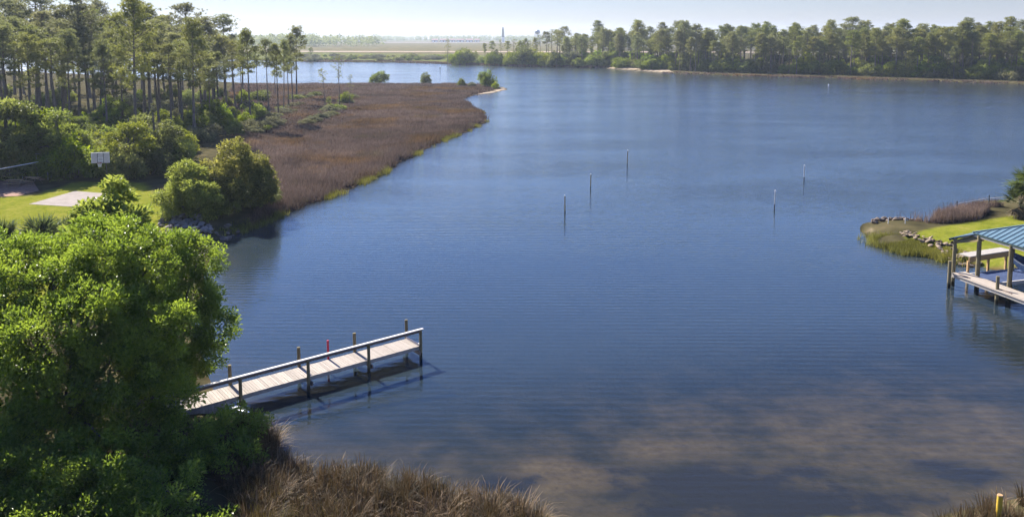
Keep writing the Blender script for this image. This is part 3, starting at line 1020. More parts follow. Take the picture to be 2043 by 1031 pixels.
# far shore undergrowth
for i in range(120):
    px = 1060 + (2120 - 1060) * ((i * .61803 + .37) % 1)
    y0 = np.interp(px, [1060] + [a for a, b in shore], [134] + [b for a, b in shore])
    b = at(px, y0, 0)
    d = b[:2] / np.linalg.norm(b[:2])
    p = b[:2] + d * (5 + 13 * rng.random() + (5 if px > 1320 else 0))
    z, s = land(p[None])
    if s[0] < 3:
        continue
    sc_ = rng.uniform(1.0, 2.3)
    plant('shrub', BUSH[int(rng.integers(0, 6))], (p[0], p[1], z[0] - .1), 'bank shrub under the far shore wood, ' + ('behind the white sand strip' if px < 1400 else 'in the middle stretch' if px < 1750 else 'at the right end'), 'shrub', 'shrubs of the far shore bank', (sc_ * 1.2, sc_ * 1.2, sc_), None, ('stem', 'foliage'))
for i in range(100):
    px = 1130 + (2120 - 1130) * ((i * .61803 + .77) % 1)
    y0 = np.interp(px, [a for a, b in shore], [b for a, b in shore])
    b = at(px, y0, 0)
    d = b[:2] / np.linalg.norm(b[:2])
    p = b[:2] + d * (10 + 58 * rng.random())
    z, s = land(p[None])
    if s[0] < 3:
        continue
    plant('understory_tree', OAK[int(rng.integers(0, 4))], (p[0], p[1], z[0] - .1), 'broad-leaved tree among the far shore pines, ' + ('behind the white sand strip' if px < 1400 else 'in the middle stretch' if px < 1750 else 'at the right end'), 'tree', 'broad-leaved trees of the far shore', rng.uniform(.9, 1.6))
for px, py, h in ((918, 129.5, 9), (930, 129, 11), (908, 129, 7), (985, 131, 9), (1015, 132, 8), (1034, 132.5, 10), (1048, 133, 11), (1062, 133, 9), (1074, 133.5, 8), (1090, 134, 9), (1000, 131.5, 6), (960, 130, 5), (1104, 134.5, 9)):
    bush_at(px, py, h, int(rng.integers(0, 3)), 'dark green shrub on the bank of the low far point', 'dark shrubs on the far point', .9)
for i in range(60):
    px = 600 + 330 * ((i * .61803 + .2) % 1)
    bush_at(px, 113 + 9 * ((i * .7548) % 1), rng.uniform(1.6, 4.0), 4 if rng.random() < .6 else 5, 'low scrub bush on the far savannah bank', 'scrub on the far savannah', 1.6)

# two big bushes above the riprap
p = ground_at(366, 440)
a, b = bush_mesh(61, 3.4, 5.4, M['fresh_leaf'], .24, .12, 32, 30, .56, .36, .56, .24)
plant('big_shrub', (a, b), (p[0], p[1] + 1.5, p[2] - .1), 'round light green bush beside the court above the rock bank', 'shrub', None, 1.0, 0, ('stem', 'foliage'))
p = ground_at(447, 428)
a, b = bush_mesh(62, 4.0, 7.4, M['gold_leaf'], .26, .13, 40, 30, .60, .40, .46, .24)
plant('big_shrub', (a, b), (p[0], p[1] + 3, p[2] - .1), 'largest golden-topped bush at the water corner of the marsh', 'shrub', None, 1.0, 1, ('stem', 'foliage'))
p = ground_at(515, 420)
a, b = bush_mesh(63, 2.4, 3.4, M['shrub_leaf'], .22, .11, 8, 28, .5, .36, .35, .15)
plant('big_shrub', (a, b), (p[0], p[1] + 1, p[2] - .1), 'dark low bush hanging over the water beside the golden bush', 'shrub', None, 1.0, 1, ('stem', 'foliage'))
p = ground_at(430, 436)
plant('big_shrub', (a, b), (p[0], p[1] + 1, p[2] - .1), 'dark bush in the gap between the two big light bushes', 'shrub', None, .9, 2.4, ('stem', 'foliage'))


# distant woods on the horizon: one unbroken mass
mb = MB()
for x0, x1, y0, y1, n, h0 in ((-900, -330, 1250, 1500, 700, 20), (-1500, 60, 2700, 2900, 900, 19), (0, 1600, 2500, 2900, 800, 18), (-420, -230, 1350, 1500, 120, 18), (330, 1600, 620, 1400, 900, 19)):
    x, y = rng.uniform(x0, x1, n), rng.uniform(y0, y1, n)
    h = h0 * rng.uniform(.72, 1.15, n)
    k = 26
    i = np.repeat(np.arange(n), k)
    g = unit(rng.normal(size=(n * k, 3))) * (rng.random(n * k) ** .4)[:, None]
    P = np.column_stack([x[i] + g[:, 0] * 4.5, y[i] + g[:, 1] * 4.5, h[i] * .66 + g[:, 2] * h[i] * .34])
    leaves(mb, P, unit(g + rng.normal(0, .4, g.shape)), unit(g + np.array([0, 0, .6])), 3.2 * rng.uniform(.6, 1.3, len(P)), 2.4, np.clip(.42 + rng.normal(0, .15, n)[i] + rng.normal(0, .1, len(P)), 0, 1))
    low = rng.random(n) < .8
    xs = np.repeat(x[low], 6)
    ys = np.repeat(y[low], 6)
    g = unit(rng.normal(size=(len(xs), 3)))
    leaves(mb, np.column_stack([xs + g[:, 0] * 4, ys + g[:, 1] * 4, 3 + g[:, 2] * 2.5]), g, unit(g + np.array([0, 0, .6])), 3.0, 2.4, np.clip(.3 + rng.normal(0, .1, len(xs)), 0, 1))
tag(mb.build('distant_wood', M['pine_needle']), 'dark line of distant woods on the horizon beyond the airfield', 'wood', kind='stuff')


# ------------------------------------------------------------------ grasses
def scatter(pl, n, fall=None):
    lo, hi = pl.min(0), pl.max(0)
    out = []
    got = 0
    while got < n:
        P = rng.uniform(lo, hi, (n * 3, 2))
        P = P[inside(P, pl)]
        if fall:
            d = np.hypot(P[:, 0], P[:, 1])
            P = P[rng.random(len(P)) < np.minimum(1, (fall / d) ** 1.4)]
        out.append(P)
        got += len(P)
    return np.vstack(out)[:n]


P = scatter(MARSH, 62000, 75)
z, s = land(P)
ok = (s > .15) & (vnoise(P[:, 0] + 3, P[:, 1] + 17, 3.2) < .92)
P, z, s = P[ok], z[ok], s[ok]
k = 6
i = np.repeat(np.arange(len(P)), k)
d = np.hypot(P[:, 0], P[:, 1])
patch = vnoise(P[:, 0], P[:, 1], 14) * .5 + vnoise(P[:, 0] + 50, P[:, 1] + 9, 4) * .5
tn = np.clip(.10 + .75 * patch - .32 * np.exp(-s / 4.0), 0, 1)
hgt = (.40 + .45 * patch + .45 * vnoise(P[:, 0] + 7, P[:, 1] + 3, 5.5) ** 2) * rng.uniform(.7, 1.2, len(P)) * np.where(s < 4, 1.25, 1.0)
sc_ = np.clip(d / 80, .8, 3.0)
base = np.column_stack([P[i] + rng.normal(0, .14, (len(i), 2)) * sc_[i][:, None], z[i] - .03])
D = np.column_stack([rng.normal(0, .33, len(i)), rng.normal(0, .33, len(i)), np.ones(len(i))])
mb = MB()
blades(mb, base, D, hgt[i] * rng.uniform(.7, 1.2, len(i)), .06 * sc_[i], np.clip((tn + rng.normal(0, .16, len(P)))[i] + rng.normal(0, .12, len(i)), 0, 1))
tag(mb.build('marsh_grass', M['marsh_blade']), 'brown needle rush covering the marsh point', 'marsh grass', kind='stuff')


def fringe(name, pts, n, mat, label, width=1.2, h=.8, gap=.42, zpts=0.0, bw=.05):
    """grass standing along a waterline, patchy"""
    pl = np.array([at(x, y, zpts)[:2] for x, y in pts])
    seg = np.linalg.norm(np.diff(pl, axis=0), axis=1)
    cum = np.concatenate([[0], np.cumsum(seg)])
    t = rng.uniform(0, cum[-1], n)
    P = np.column_stack([np.interp(t, cum, pl[:, c]) for c in (0, 1)]) + rng.normal(0, width / 2, (n, 2))
    P = P[vnoise(P[:, 0], P[:, 1], 2.2) > gap]
    z, s = land(P)
    ok = (s > -width * .7) & (s < width * 2)
    P, z = P[ok], np.maximum(z[ok], -.35)
    i = np.repeat(np.arange(len(P)), 5)
    base = np.column_stack([P[i] + rng.normal(0, .1, (len(i), 2)), z[i]])
    D = np.column_stack([rng.normal(0, .22, len(i)), rng.normal(0, .22, len(i)), np.ones(len(i))])
    mb = MB()
    tt = np.clip(.1 + .7 * vnoise(P[:, 0], P[:, 1], 1.6)[i] + rng.normal(0, .2, len(i)), 0, 1)
    blades(mb, base, D, h * rng.uniform(.6, 1.3, len(i)) - z[i], bw, tt)
    return tag(mb.build(name, mat), label, 'grass', kind='stuff')


fringe('shore_grass', [(445, 470), (520, 447), (560, 425), (650, 394), (700, 375), (760, 345), (820, 312), (905, 272), (968, 240)], 5200, M['reed_blade'], 'yellow-green grass along the waterline of the marsh', 1.6, .55, .62)
fringe('shore_grass', [(1778, 484), (1795, 491), (1830, 502), (1895, 514)], 8000, M['reed_blade'], 'tall green grass in the shallows of the small right point', 1.7, .55, .36)
fringe('shore_grass', [(1868, 445), (1900, 438), (1960, 428), (2043, 418), (2200, 410)], 9000, M['marsh_blade'], 'brown rush hedge on the back shore of the right lawn', 1.8, 1.5, zpts=.6)
fringe('shore_grass', [(1330, 146), (1500, 152), (1766, 159.5), (2043, 168), (2200, 173)], 7000, M['marsh_blade'], 'brown grass strip along the far shore bank', 4.0, .7, bw=.25)
fringe('shore_grass', [(601, 123), (806, 125), (960, 130), (1060, 133.5), (1208, 136)], 9000, M['marsh_blade'], 'brown grass along the low bank of the far point', 5.0, 1.2, bw=.3)


def tussocks(name, pl, n, label, mat, h=1.0, per=(60, 110), wet=0.0):
    """clumps of long arching blades, each blade three segments"""
    P = scatter(pl, n)
    z, s = land(P)
    ok = s > -wet
    P, z = P[ok], z[ok]
    cnt = rng.integers(per[0], per[1], len(P))
    i = np.repeat(np.arange(len(P)), cnt)
    m = len(i)
    straw = rng.random(len(P))
    green = np.where(straw < .45, .06, np.where(straw < .8, .42, .82))
    az = rng.uniform(0, 6.28, m)
    lean = np.abs(rng.normal(0, .34, m)) + .05 + .35 * (straw[i] > .75)
    hh = h * rng.uniform(.55, 1.25, m) * (.75 + .5 * rng.random(len(P)))[i]
    out = np.column_stack([np.cos(az), np.sin(az)])
    b0 = P[i] + out * rng.uniform(0, .22, m)[:, None]
    base = np.column_stack([b0, z[i] - .05])
    side = np.column_stack([-out[:, 1], out[:, 0], np.zeros(m)])
    w = rng.uniform(.014, .036, m)[:, None]
    pts = []
    for t in (0, .4, .75, 1.0):
        droop = lean * (t ** 1.6)
        q = base + np.column_stack([out * (hh * droop)[:, None] * 1.1, hh * (t - .55 * lean * t ** 2.4)])
        pts.append(q)
    ws = (1, .9, .6, .08)
    v = np.stack([pts[k] + sgn * side * w * ws[k] * .5 for k in range(4) for sgn in (-1, 1)], 1)
    idx = np.arange(m)[:, None] * 8
    f = np.vstack([idx + np.array([[0, 1, 3, 2]]), idx + np.array([[2, 3, 5, 4]]), idx + np.array([[4, 5, 7, 6]])])
    tt = np.clip(green[i] + rng.normal(0, .16, m), 0, 1)
    mb = MB()
    mb.add(v.reshape(-1, 3), f, 0, np.repeat(tt, 8))
    return tag(mb.build(name, mat), label, 'grass', kind='stuff')


FG = np.vstack([poly([(545, 850), (570, 930), (640, 948), (740, 950), (840, 972), (960, 998), (1080, 1026), (1100, 1100), (500, 1100), (430, 960), (470, 860)], .3)])
tussocks('tussock_grass', FG, 560, 'brown and straw tussocks of grass on the near shore', M['shore_blade'], 1.0, (35, 75), .3)
tussocks('tussock_grass', poly([(490, 985), (560, 1000), (700, 1020), (700, 1100), (480, 1100)], .5), 90, 'golden yellow grass under the big tree at the bottom', M['gold_blade'], .7, (60, 100))
tussocks('tussock_grass', poly([(1880, 1040), (1960, 1012), (2043, 996), (2200, 985), (2200, 1090), (1880, 1090)], .2), 50, 'straw grass around the yellow post in the bottom corner', M['shore_blade'], .8, (25, 55), .4)
tussocks('tussock_grass', poly([(555, 905), (600, 940), (620, 950), (560, 960)], 0), 10, 'thin reeds in the shallows beside the near grass', M['shore_blade'], .7, (12, 25), 1.2)


# ------------------------------------------------------------------ foreground trees
def lobes_px(L_):
    """lobes given where they stand: photo position, distance from the viewpoint, radius in metres"""
    out = []
    for px, py, Y, r, rz in L_:
        p = at_depth(px, py, Y)
        out.append((p[0], p[1], p[2], r, rz))
    return out


def big_tree(name, label, base, L_, leaf, mat, clump, spacing, per, bias, spread=.17, trunk_r=.3, bark='grey_bark'):
    lob = np.array(lobes_px(L_))
    o = thing(name, label, 'tree', tuple(base))
    lob[:, :3] -= base
    mb, tk = MB(), MB()
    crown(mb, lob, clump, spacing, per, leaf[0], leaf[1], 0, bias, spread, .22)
    top = lob[:, :3].mean(0)
    hub = np.array([top[0] * .35, top[1] * .35, top[2] * .35])
    tk.tube([(0, 0, -.2), hub * .5 + [.1, 0, 0], hub, (hub + top) / 2, top + [0, 0, .5]], [trunk_r * 1.3, trunk_r, trunk_r * .9, trunk_r * .6, .06], 9)
    limbs(tk, hub, lob[:, :3], trunk_r * .42)
    tk.build('trunk', M[bark], o)
    mb.build('crown', mat, o)
    return o


g = lambda x, y: np.array([x, y, max(gz(x, y), 0) - .05])
# main oak: crown fills the left foreground
b0 = at_depth(150, 800, 32)
big_tree('oak_tree', 'largest broad-leaved tree filling the left foreground, bright sunlit crown', g(b0[0], 32.5), [
    (215, 520, 35, 1.5, 1.3), (120, 560, 34.5, 1.7, 1.4), (30, 590, 34, 1.7, 1.4), (290, 560, 35.5, 1.5, 1.3), (190, 640, 32.5, 1.8, 1.5), (80, 680, 31.5, 1.8, 1.5),
    (300, 660, 33, 1.6, 1.3), (240, 740, 31.5, 1.5, 1.2), (130, 790, 30.5, 1.5, 1.2), (20, 780, 30.5, 1.7, 1.4), (-60, 660, 32, 2.0, 1.6), (-40, 560, 34.5, 1.8, 1.4),
    (200, 870, 30, 1.5, 1.2), (70, 890, 29.5, 1.5, 1.2), (-40, 880, 29.5, 1.7, 1.3), (320, 790, 32.5, 1.3, 1.0), (260, 480, 37, 1.1, .9), (190, 470, 37.5, 1.1, .9), (325, 505, 37, 1.1, .9), (55, 515, 36, 1.3, 1.0), (-30, 510, 36, 1.3, 1.0), (150, 900, 30.5, 1.4, 1.1), (110, 520, 36, 1.1, .9)],
    (.165, .085), M['oak_leaf'], .44, .70, 105, .56, .28, .36)
b0 = at_depth(380, 790, 37)
big_tree('oak_tree', 'darker broad-leaved tree leaning over the start of the dock', g(b0[0] - 1.2, 36.8), [
    (395, 520, 38, 1.0, 1.0), (350, 560, 37.5, 1.2, 1.1), (385, 600, 37, 1.1, .9), (420, 650, 37, 1.1, 1.0), (360, 670, 36.5, 1.3, 1.1), (400, 710, 36.5, 1.0, .8),
    (330, 740, 35.5, 1.3, 1.0), (310, 600, 37, 1.2, 1.0), (290, 700, 36, 1.3, 1.1), (370, 480, 38.5, .5, .5)],
    (.15, .078), M['oak_leaf'], .38, .58, 90, .48, .28, .24)
b0 = at_depth(420, 1000, 30)
big_tree('shrubby_oak', 'low dark leafy thicket below the dock at the bottom left', g(b0[0] - .8, 31), [
    (440, 870, 32, .9, .8), (500, 850, 33, .6, .55), (370, 880, 31, 1.0, .9), (470, 930, 30.5, .9, .8), (400, 960, 30, 1.1, .9), (300, 930, 30, 1.2, 1.0), (450, 1010, 29.5, 1.0, .8),
    (350, 1030, 29, 1.2, .9), (230, 980, 29, 1.3, 1.0), (120, 1000, 28.5, 1.3, 1.0), (20, 1010, 28.5, 1.3, 1.0), (240, 1080, 28, 1.2, .9), (80, 1090, 28, 1.3, .9), (470, 820, 34, .45, .4), (440, 1090, 28.5, 1.0, .8),
    (60, 950, 27.5, 1.4, 1.1), (200, 965, 27.2, 1.3, 1.0), (330, 1000, 27.2, 1.2, .9), (-50, 930, 27.5, 1.5, 1.2), (120, 1040, 26, 1.4, 1.0), (10, 1050, 26, 1.4, 1.0), (270, 1060, 26, 1.3, .9), (410, 1070, 26.5, 1.1, .8), (490, 1000, 29, .6, .6)],
    (.145, .075), M['oak_leaf'], .38, .56, 85, .48, .28, .16)
b0 = at_depth(215, 480, 42)
big_tree('hickory_tree', 'yellow-green treetop with large leaves rising behind the biggest tree', g(b0[0], 42), [
    (222, 402, 42, .85, .75), (200, 440, 41.0, 1.0, .8), (255, 455, 41.0, 1.0, .9), (180, 475, 40, 1.1, .9), (225, 374, 42.3, .4, .4), (280, 490, 41, .9, .8), (220, 560, 41.5, 1.3, 1.1)],
    (.30, .17), M['broad_leaf'], .42, .62, 42, .55, .17, .2)


# ------------------------------------------------------------------ palms
def fan_frond(mb, base, d, Ls, r, tone, mat=0, droop=.25, n=18):
    """a palm fan: stalk and a folded fan of narrow blades"""
    base, d = np.array(base), unit(np.array(d))
    hub = base + d * Ls - np.array([0, 0, droop * Ls * .3])
    mb.tube([base, (base + hub) / 2 + [0, 0, .04], hub], [.022, .016, .012], 4, mat, tone, False)
    s = unit(np.cross(d, (0, 0, 1)))
    u = np.cross(s, d)
    th = np.linspace(-2.1, 2.1, n)
    D = np.cos(th)[:, None] * d + np.sin(th)[:, None] * s + u * rng.normal(.05, .1, n)[:, None] - np.array([0, 0, droop]) * (1 + np.abs(th))[:, None] * .4
    sd = unit(np.cross(D, u) + rng.normal(0, .2, (n, 3)))
    blades(mb, np.repeat(hub[None], n, 0), D, r * rng.uniform(.75, 1.05, n), r * .13, np.clip(tone + rng.normal(0, .1, n), 0, 1), mat, sd)
    blades(mb, np.repeat(hub[None], n, 0) + unit(D) * .12 * r, D, -.01 + r * .5, r * .16, np.clip(tone + rng.normal(0, .1, n), 0, 1), mat, sd)


def palm(name, label, base, trunk_h, nf, r, skirt, tilt=0.0, stalk=.6):
    o = thing(name, label, 'palm', tuple(base))
    lf, dd = MB(), MB()
    topp = np.array([tilt, 0, trunk_h])
    if trunk_h > .3:
        tk = MB()
        zz = np.linspace(0, 1, 7)
        tk.tube(np.column_stack([tilt * zz ** 2, np.zeros(7), zz * trunk_h - .1 * (1 - zz)]), .17 + .02 * rng.random(7), 9)
        tk.build('trunk', M['grey_bark'], o)
    for k in range(nf):
        a = k * 2.4 + rng.normal(0, .2)
        el = R(80 - 95 * (k / nf) + rng.normal(0, 8))
        fan_frond(lf, topp + rng.normal(0, .05, 3), (math.cos(a) * math.cos(el), math.sin(a) * math.cos(el), math.sin(el)), stalk * rng.uniform(.7, 1.3), r * rng.uniform(.8, 1.15), .45 + rng.normal(0, .15))
    lf.build('fronds', M['palm_leaf'], o)
    if skirt:
        for k in range(skirt):
            a = k * 2.4 + rng.normal(0, .3)
            el = R(-30 - 45 * rng.random())
            fan_frond(dd, topp - [0, 0, .1 + .3 * rng.random()], (math.cos(a) * math.cos(el), math.sin(a) * math.cos(el), math.sin(el)), stalk * rng.uniform(.5, .9), r * rng.uniform(.5, .9), .5 + rng.normal(0, .2), 0, .6, 12)
        dd.build('dead_fronds', M['dead_frond'], o)
    return o


pp = ground_at(85, 497)
palm('palmetto', 'bushy palmetto with fan leaves at the lower edge of the left lawn', pp, .8, 46, 1.5, 8, 0, .9)
pp = ground_at(140, 485)
palm('palmetto', 'smaller palmetto just right of the bushy one on the left lawn', pp, .7, 34, 1.3, 6, 0, .8)
pp = ground_at(5, 500)
palm('palmetto', 'palmetto cut by the left picture edge below the lawn', pp, .8, 38, 1.4, 6, 0, .8)
pp = ground_at(2035, 436)
palm('cabbage_palm', 'low palm with pale dead fronds at the right edge behind the lawn', pp, 1.7, 17, 1.45, 22, 0, 1.0)
pp = ground_at(2046, 440)
palm('cabbage_palm', 'taller palm at the right edge behind the blue roof', pp, 3.4, 16, 1.45, 8, 0, 1.0)


# ------------------------------------------------------------------ rocks
def rock_mesh(seed, flat=.6):
    r_ = np.random.default_rng(seed)
    me = bpy.data.meshes.new('rock')
    import bmesh
    bm = bmesh.new()
    bmesh.ops.create_icosphere(bm, subdivisions=2, radius=.5)
    dirs = unit(r_.normal(size=(7, 3)))
    for v in bm.verts:
        c = np.array(v.co)
        for d in dirs:
            k = c @ d - r_.uniform(.27, .36)
            if k > 0:
                c = c - d * k
        v.co = c * np.array([1.25, .9, flat]) * (1 + r_.normal(0, .03))
    bm.to_mesh(me)
    bm.free()
    return me


def rock_pile(name, label, pts, sizes, mat, zjit=.1, flat=.6):
    ctr = np.mean([p for p in pts], 0)
    o = thing(name, label, 'rock pile', tuple(ctr))
    ms = [rock_mesh(100 + k, flat) for k in range(5)]
    for m_ in ms:
        m_.materials.append(mat)
    for k, (p, s) in enumerate(zip(pts, sizes)):
        r_ = link('rock', ms[k % 5], o, tuple(np.array(p) - ctr + [0, 0, rng.uniform(0, zjit)]), rng.uniform(0, 6.28), s)
        r_.rotation_euler = (rng.normal(0, .3), rng.normal(0, .3), rng.uniform(0, 6.28))
    return o


def rocks_in(pxpoly, n, z=.5):
    pl = poly(pxpoly, z)
    P = scatter(pl, n)
    zz = np.maximum(land(P)[0], -.1)
    return np.column_stack([P, zz])


pts = rocks_in([(318, 448), (400, 437), (430, 452), (395, 480), (345, 500), (322, 490)], 130, .7)
rock_pile('riprap_bank', 'pile of pale riprap rocks on the bank below the light green bush', pts, rng.uniform(.35, .85, 130), M['rock'], .35)
pts = rocks_in([(425, 468), (455, 455), (480, 458), (470, 472), (440, 480)], 26, .1)
rock_pile('riprap_bank', 'few wet rocks at the water edge beside a grass clump', pts, rng.uniform(.3, .6, 26), M['dark_rock'], .15)
pts = rocks_in([(1735, 452), (1742, 446), (1775, 441.5), (1838, 446), (1836, 449), (1775, 447), (1745, 454)], 60, .15)
rock_pile('rock_groyne', 'dark line of rocks at the tip of the right point', pts, rng.uniform(.3, .6, 60), M['dark_rock'], .3)
pts = rocks_in([(1800, 468), (1850, 482), (1905, 500), (1965, 520), (1935, 526), (1880, 508), (1830, 490), (1795, 476)], 80, .4)
rock_pile('riprap_bank', 'flat tan slabs of riprap along the right lawn bank', pts, rng.uniform(.3, .62, 80), M['tan_rock'], .2, .38)
for px in (1772, 1806):
    q = ground_at(px, 446)
    mb = MB()
    mb.tube([(0, 0, -.2), (0, 0, .55)], .035, 8)
    tag(mb.build('pipe_stake', M['white_paint'], None, tuple(q)), 'thin white pipe stake on the dark rock line, %s of two' % ('left' if px == 1772 else 'right'), 'stake')


# ------------------------------------------------------------------ the dock
A_, B_ = at(394.3, 811.6, .75), at(838, 689.3, .75)
ax = unit(B_ - A_)
ang = math.atan2(ax[1], ax[0])
LEN0 = -3.2                                                   # the landward end, hidden under the trees
LEN = float(np.linalg.norm(B_ - A_))
dock = thing('dock', 'narrow wooden dock with one handrail reaching from the left shore', 'dock', (A_[0], A_[1], 0), ang)
DW, DZ = 1.36, .75
pitch_, nb_ = .142, int((LEN - LEN0) / .142)
bm_ = MB()
bm_.box((0, 0, 0), (.132, DW + .06, .036))
board = bm_.mesh('deck_board', M['deck_wood'])
for k in range(nb_):
    o = link('deck_board', board, dock, (LEN0 + (k + .5) * pitch_, DW / 2 + rng.normal(0, .006), DZ - .018 + rng.normal(0, .0025)), rng.normal(0, .004))
for y in (.035, DW / 2, DW - .035):
    mb = MB()
    mb.box((0, 0, 0), (LEN - LEN0, .05, .19))
    mb.build('stringer', M['grey_wood'], dock, ((LEN + LEN0) / 2, y, DZ - .036 - .097))


def along(px, y):                                            # distance along the dock of a post seen at photo column px
    p = None
    best = (1e9, 0)
    for t in np.linspace(0, LEN, 600):
        q = A_[:2] + ax[:2] * t + np.array([-ax[1], ax[0]]) * y
        fw = q[1] * cp + (CAMH - DZ) * sp
        e = abs(CX + F * q[0] / fw - px)
        if e < best[0]:
            best = (e, t)
    return best[1]


near_t = [along(480, -.08), along(615, -.08), along(735, -.08), LEN - .02]
far_t = [along(460, DW + .1), along(597, DW + .1), along(708, DW + .1), along(813, DW + .1)]
RAILH = 1.0


def pile(parent, name, x, y, top, r, mat, bottom=-1.6, cap=True, label=None):
    mb = MB()
    zs = np.array([bottom, 0, top * .5, top])
    mb.tube(np.column_stack([np.full(4, x) + [0, 0, .006, 0], np.full(4, y), zs]), [r * 1.04, r * 1.02, r, r * .97], 12, 0)
    o = mb.build(name, mat, parent)
    if label:
        o['label'] = label
    return o


for k, t in enumerate(near_t):
    pile(dock, 'rail_post', t, -.105, DZ + RAILH - .05, .085, M['piling'])
    mb = MB()
    mb.box((0, 0, 0), (.09, DW + .5, .19))
    mb.build('cross_beam', M['rail_wood'], dock, (t + (.135 if t < LEN - 1 else -.135), DW / 2 - .02, DZ - .036 - .19 - .105))
for k, t in enumerate(far_t):
    pile(dock, 'far_post', t, DW + .125, DZ + (1.02, 1.05, 1.06, 1.08)[k], .09, M['piling'])
pile(dock, 'red_post', along(655, DW + .1), DW + .105, DZ + 1.03, .06, M['red_paint'], label='red painted post')
mb = MB()
mb.box((0, 0, 0), (LEN + 1.9, .05, .16))
mb.build('rail_board', M['rail_wood'], dock, ((LEN - 1.9) / 2 + .05, .012, DZ + RAILH - .16))
mb = MB()
mb.box((0, 0, 0), (LEN + 2.1, .17, .042))
mb.build('rail_cap', M['rail_cap'], dock, ((LEN - 1.9) / 2 + .08, -.045, DZ + RAILH - .035))
mb = MB()
mb.box((0, 0, 0), (.06, DW + .1, .12))
mb.build('toe_board', M['rail_cap'], dock, (LEN - .04, DW / 2 + .05, DZ + .065))
sk = MB()
sk.box((0, 0, 0), (.12, .03, .62))
slat = sk.mesh('skirt_board', M['grey_wood'])
for k in range(34):                                            # upright boards closing the landward end
    link('skirt_board', slat, dock, (LEN0 + .1 + k * .135, -.045, DZ - .10 - .31 + rng.normal(0, .01)))

# a pale kayak lying under the landward end
kb = A_ + ax * 1.55 + np.array([ax[1], -ax[0], 0]) * .25
kay = thing('kayak', 'pale kayak bow poking out below the dock at the shore', 'kayak', (kb[0], kb[1], .34), ang + 1.9)
mb = MB()
zz = np.linspace(-1, 1, 15)
th = np.linspace(0, 2 * math.pi, 12, endpoint=False)
V = np.array([[(t * 1.3, math.cos(a) * .26 * (1 - abs(t) ** 2.2), math.sin(a) * (.17 if math.sin(a) < 0 else .12) * (1 - abs(t) ** 3) + .10 * t * t) for a in th] for t in zz]).reshape(-1, 3)
i, j = np.meshgrid(np.arange(14), np.arange(12), indexing='ij')
i, j = i.ravel(), j.ravel()
mb.add(V, np.column_stack([i * 12 + j, i * 12 + (j + 1) % 12, (i + 1) * 12 + (j + 1) % 12, (i + 1) * 12 + j]), 0, .5, True)
mb.build('hull', M['kayak_white'], kay)
mb = MB()
mb.tube([(.42 * math.cos(a), .17 * math.sin(a), .125) for a in np.linspace(0, 2 * math.pi, 17)], .018, 6)
mb.build('cockpit_rim', M['dark_metal'], kay)

# ------------------------------------------------------------------ mooring poles standing in the bayou
for px, top, base_y, mat, lab in ((1127, 389, 428, 'dark_metal', 'dark mooring pole with white cap, nearest of the three on the left'), (1178, 346, 378, 'dark_metal', 'dark mooring pole, middle one of the three on the left'),
                                  (1251, 299, 332, 'dark_metal', 'dark mooring pole, farthest of the three on the left'), (1604, 329, 362, 'white_paint', 'white pole in the water, farther of the two on the right'),
                                  (1545, 379, 418, 'white_paint', 'white pole in the water, nearer of the two on the right')):
    q = at(px, base_y)
    hgt_ = at_depth(px, top, q[1])[2]
    o = thing('mooring_pole', lab, 'pole', tuple(q), 0, None)
    w_ = rng.normal(0, .03, 2)
    mb = MB()
    if mat == 'dark_metal':
        mb.tube([(0, 0, -2.2), (w_[0] * .5, w_[1] * .5, .9), (w_[0], w_[1], hgt_ - .12)], [.07, .062, .055], 8)
        mb.build('shaft', M['piling'], o)
    else:
        mb.tube([(0, 0, .55), (w_[0], w_[1], hgt_ - .1)], .055, 8)
        mb.build('sleeve', M['pole_white'], o)
        mb = MB()
        mb.tube([(0, 0, -2.2), (0, 0, .552)], .065, 8)
        mb.build('shaft', M['dark_metal'], o)
    mb = MB()
    mb.tube([(w_[0], w_[1], hgt_ - .12), (w_[0], w_[1], hgt_ - .03), (w_[0], w_[1], hgt_)], [.075, .072, .02], 8)
    mb.build('cap', M['white_paint'], o)

for px, py, lab in ((878, 143, 'tiny dark marker stake in the far channel'), (1653, 171, 'tiny white buoy on the water off the far shore')):
    q = at(px, py)
    o = thing('channel_marker', lab, 'marker', tuple(q))
    mb = MB()
    if px < 1000:
        mb.tube([(0, 0, -1), (0, 0, 1.6)], .12, 8)
        mb.build('stake', M['dark_metal'], o)
        mb = MB()
        mb.box((0, 0, 1.7), (.6, .08, .5))
        mb.build('board', M['dark_metal'], o)
    else:
        mb.tube([(0, 0, -.2), (0, 0, .1), (0, 0, .35), (0, 0, .6)], [.2, .22, .18, .06], 10)
        mb.build('float', M['white_paint'], o)

# yellow post at the bottom corner
q = at(1990, 1045, .2)
o = thing('wooden_post', 'yellowish wooden post in the bottom corner grass', 'post', (q[0], q[1], gz(q[0], q[1]) - .2))
mb = MB()
topz = at_depth(1993, 986, q[1])[2]
mb.tube([(0, 0, 0), (.03, 0, topz - o.location.z - .04)], [.10, .095], 12)
mb.build('shaft', M['yellow_wood'], o)
mb = MB()
mb.tube([(.03, 0, topz - o.location.z - .04), (.03, 0, topz - o.location.z)], [.105, .09], 12)
mb.build('top_cap', M['orange_wood'], o)


# ------------------------------------------------------------------ boathouse on the right
e_ = unit(np.array([.24, -.97, 0]))                          # along the walkway, towards the viewpoint
n_ = np.array([.97, .24, 0])                                 # towards the right shore
S0 = np.array([33.2, 55.75, 0])                              # second roof post
bh = thing('boathouse', 'open boathouse with blue ribbed metal roof on wooden posts over the water', 'boathouse', tuple(S0))
loc = lambda p: np.array(p, float) - S0
bp = lambda s, t, z: e_ * s + n_ * t + np.array([0, 0, z])


def bpile(s, t, top, r, name='roof_post'):
    c = bp(s, t, 0)
    return pile(bh, name, c[0], c[1], top, r, M['piling'], -1.8)


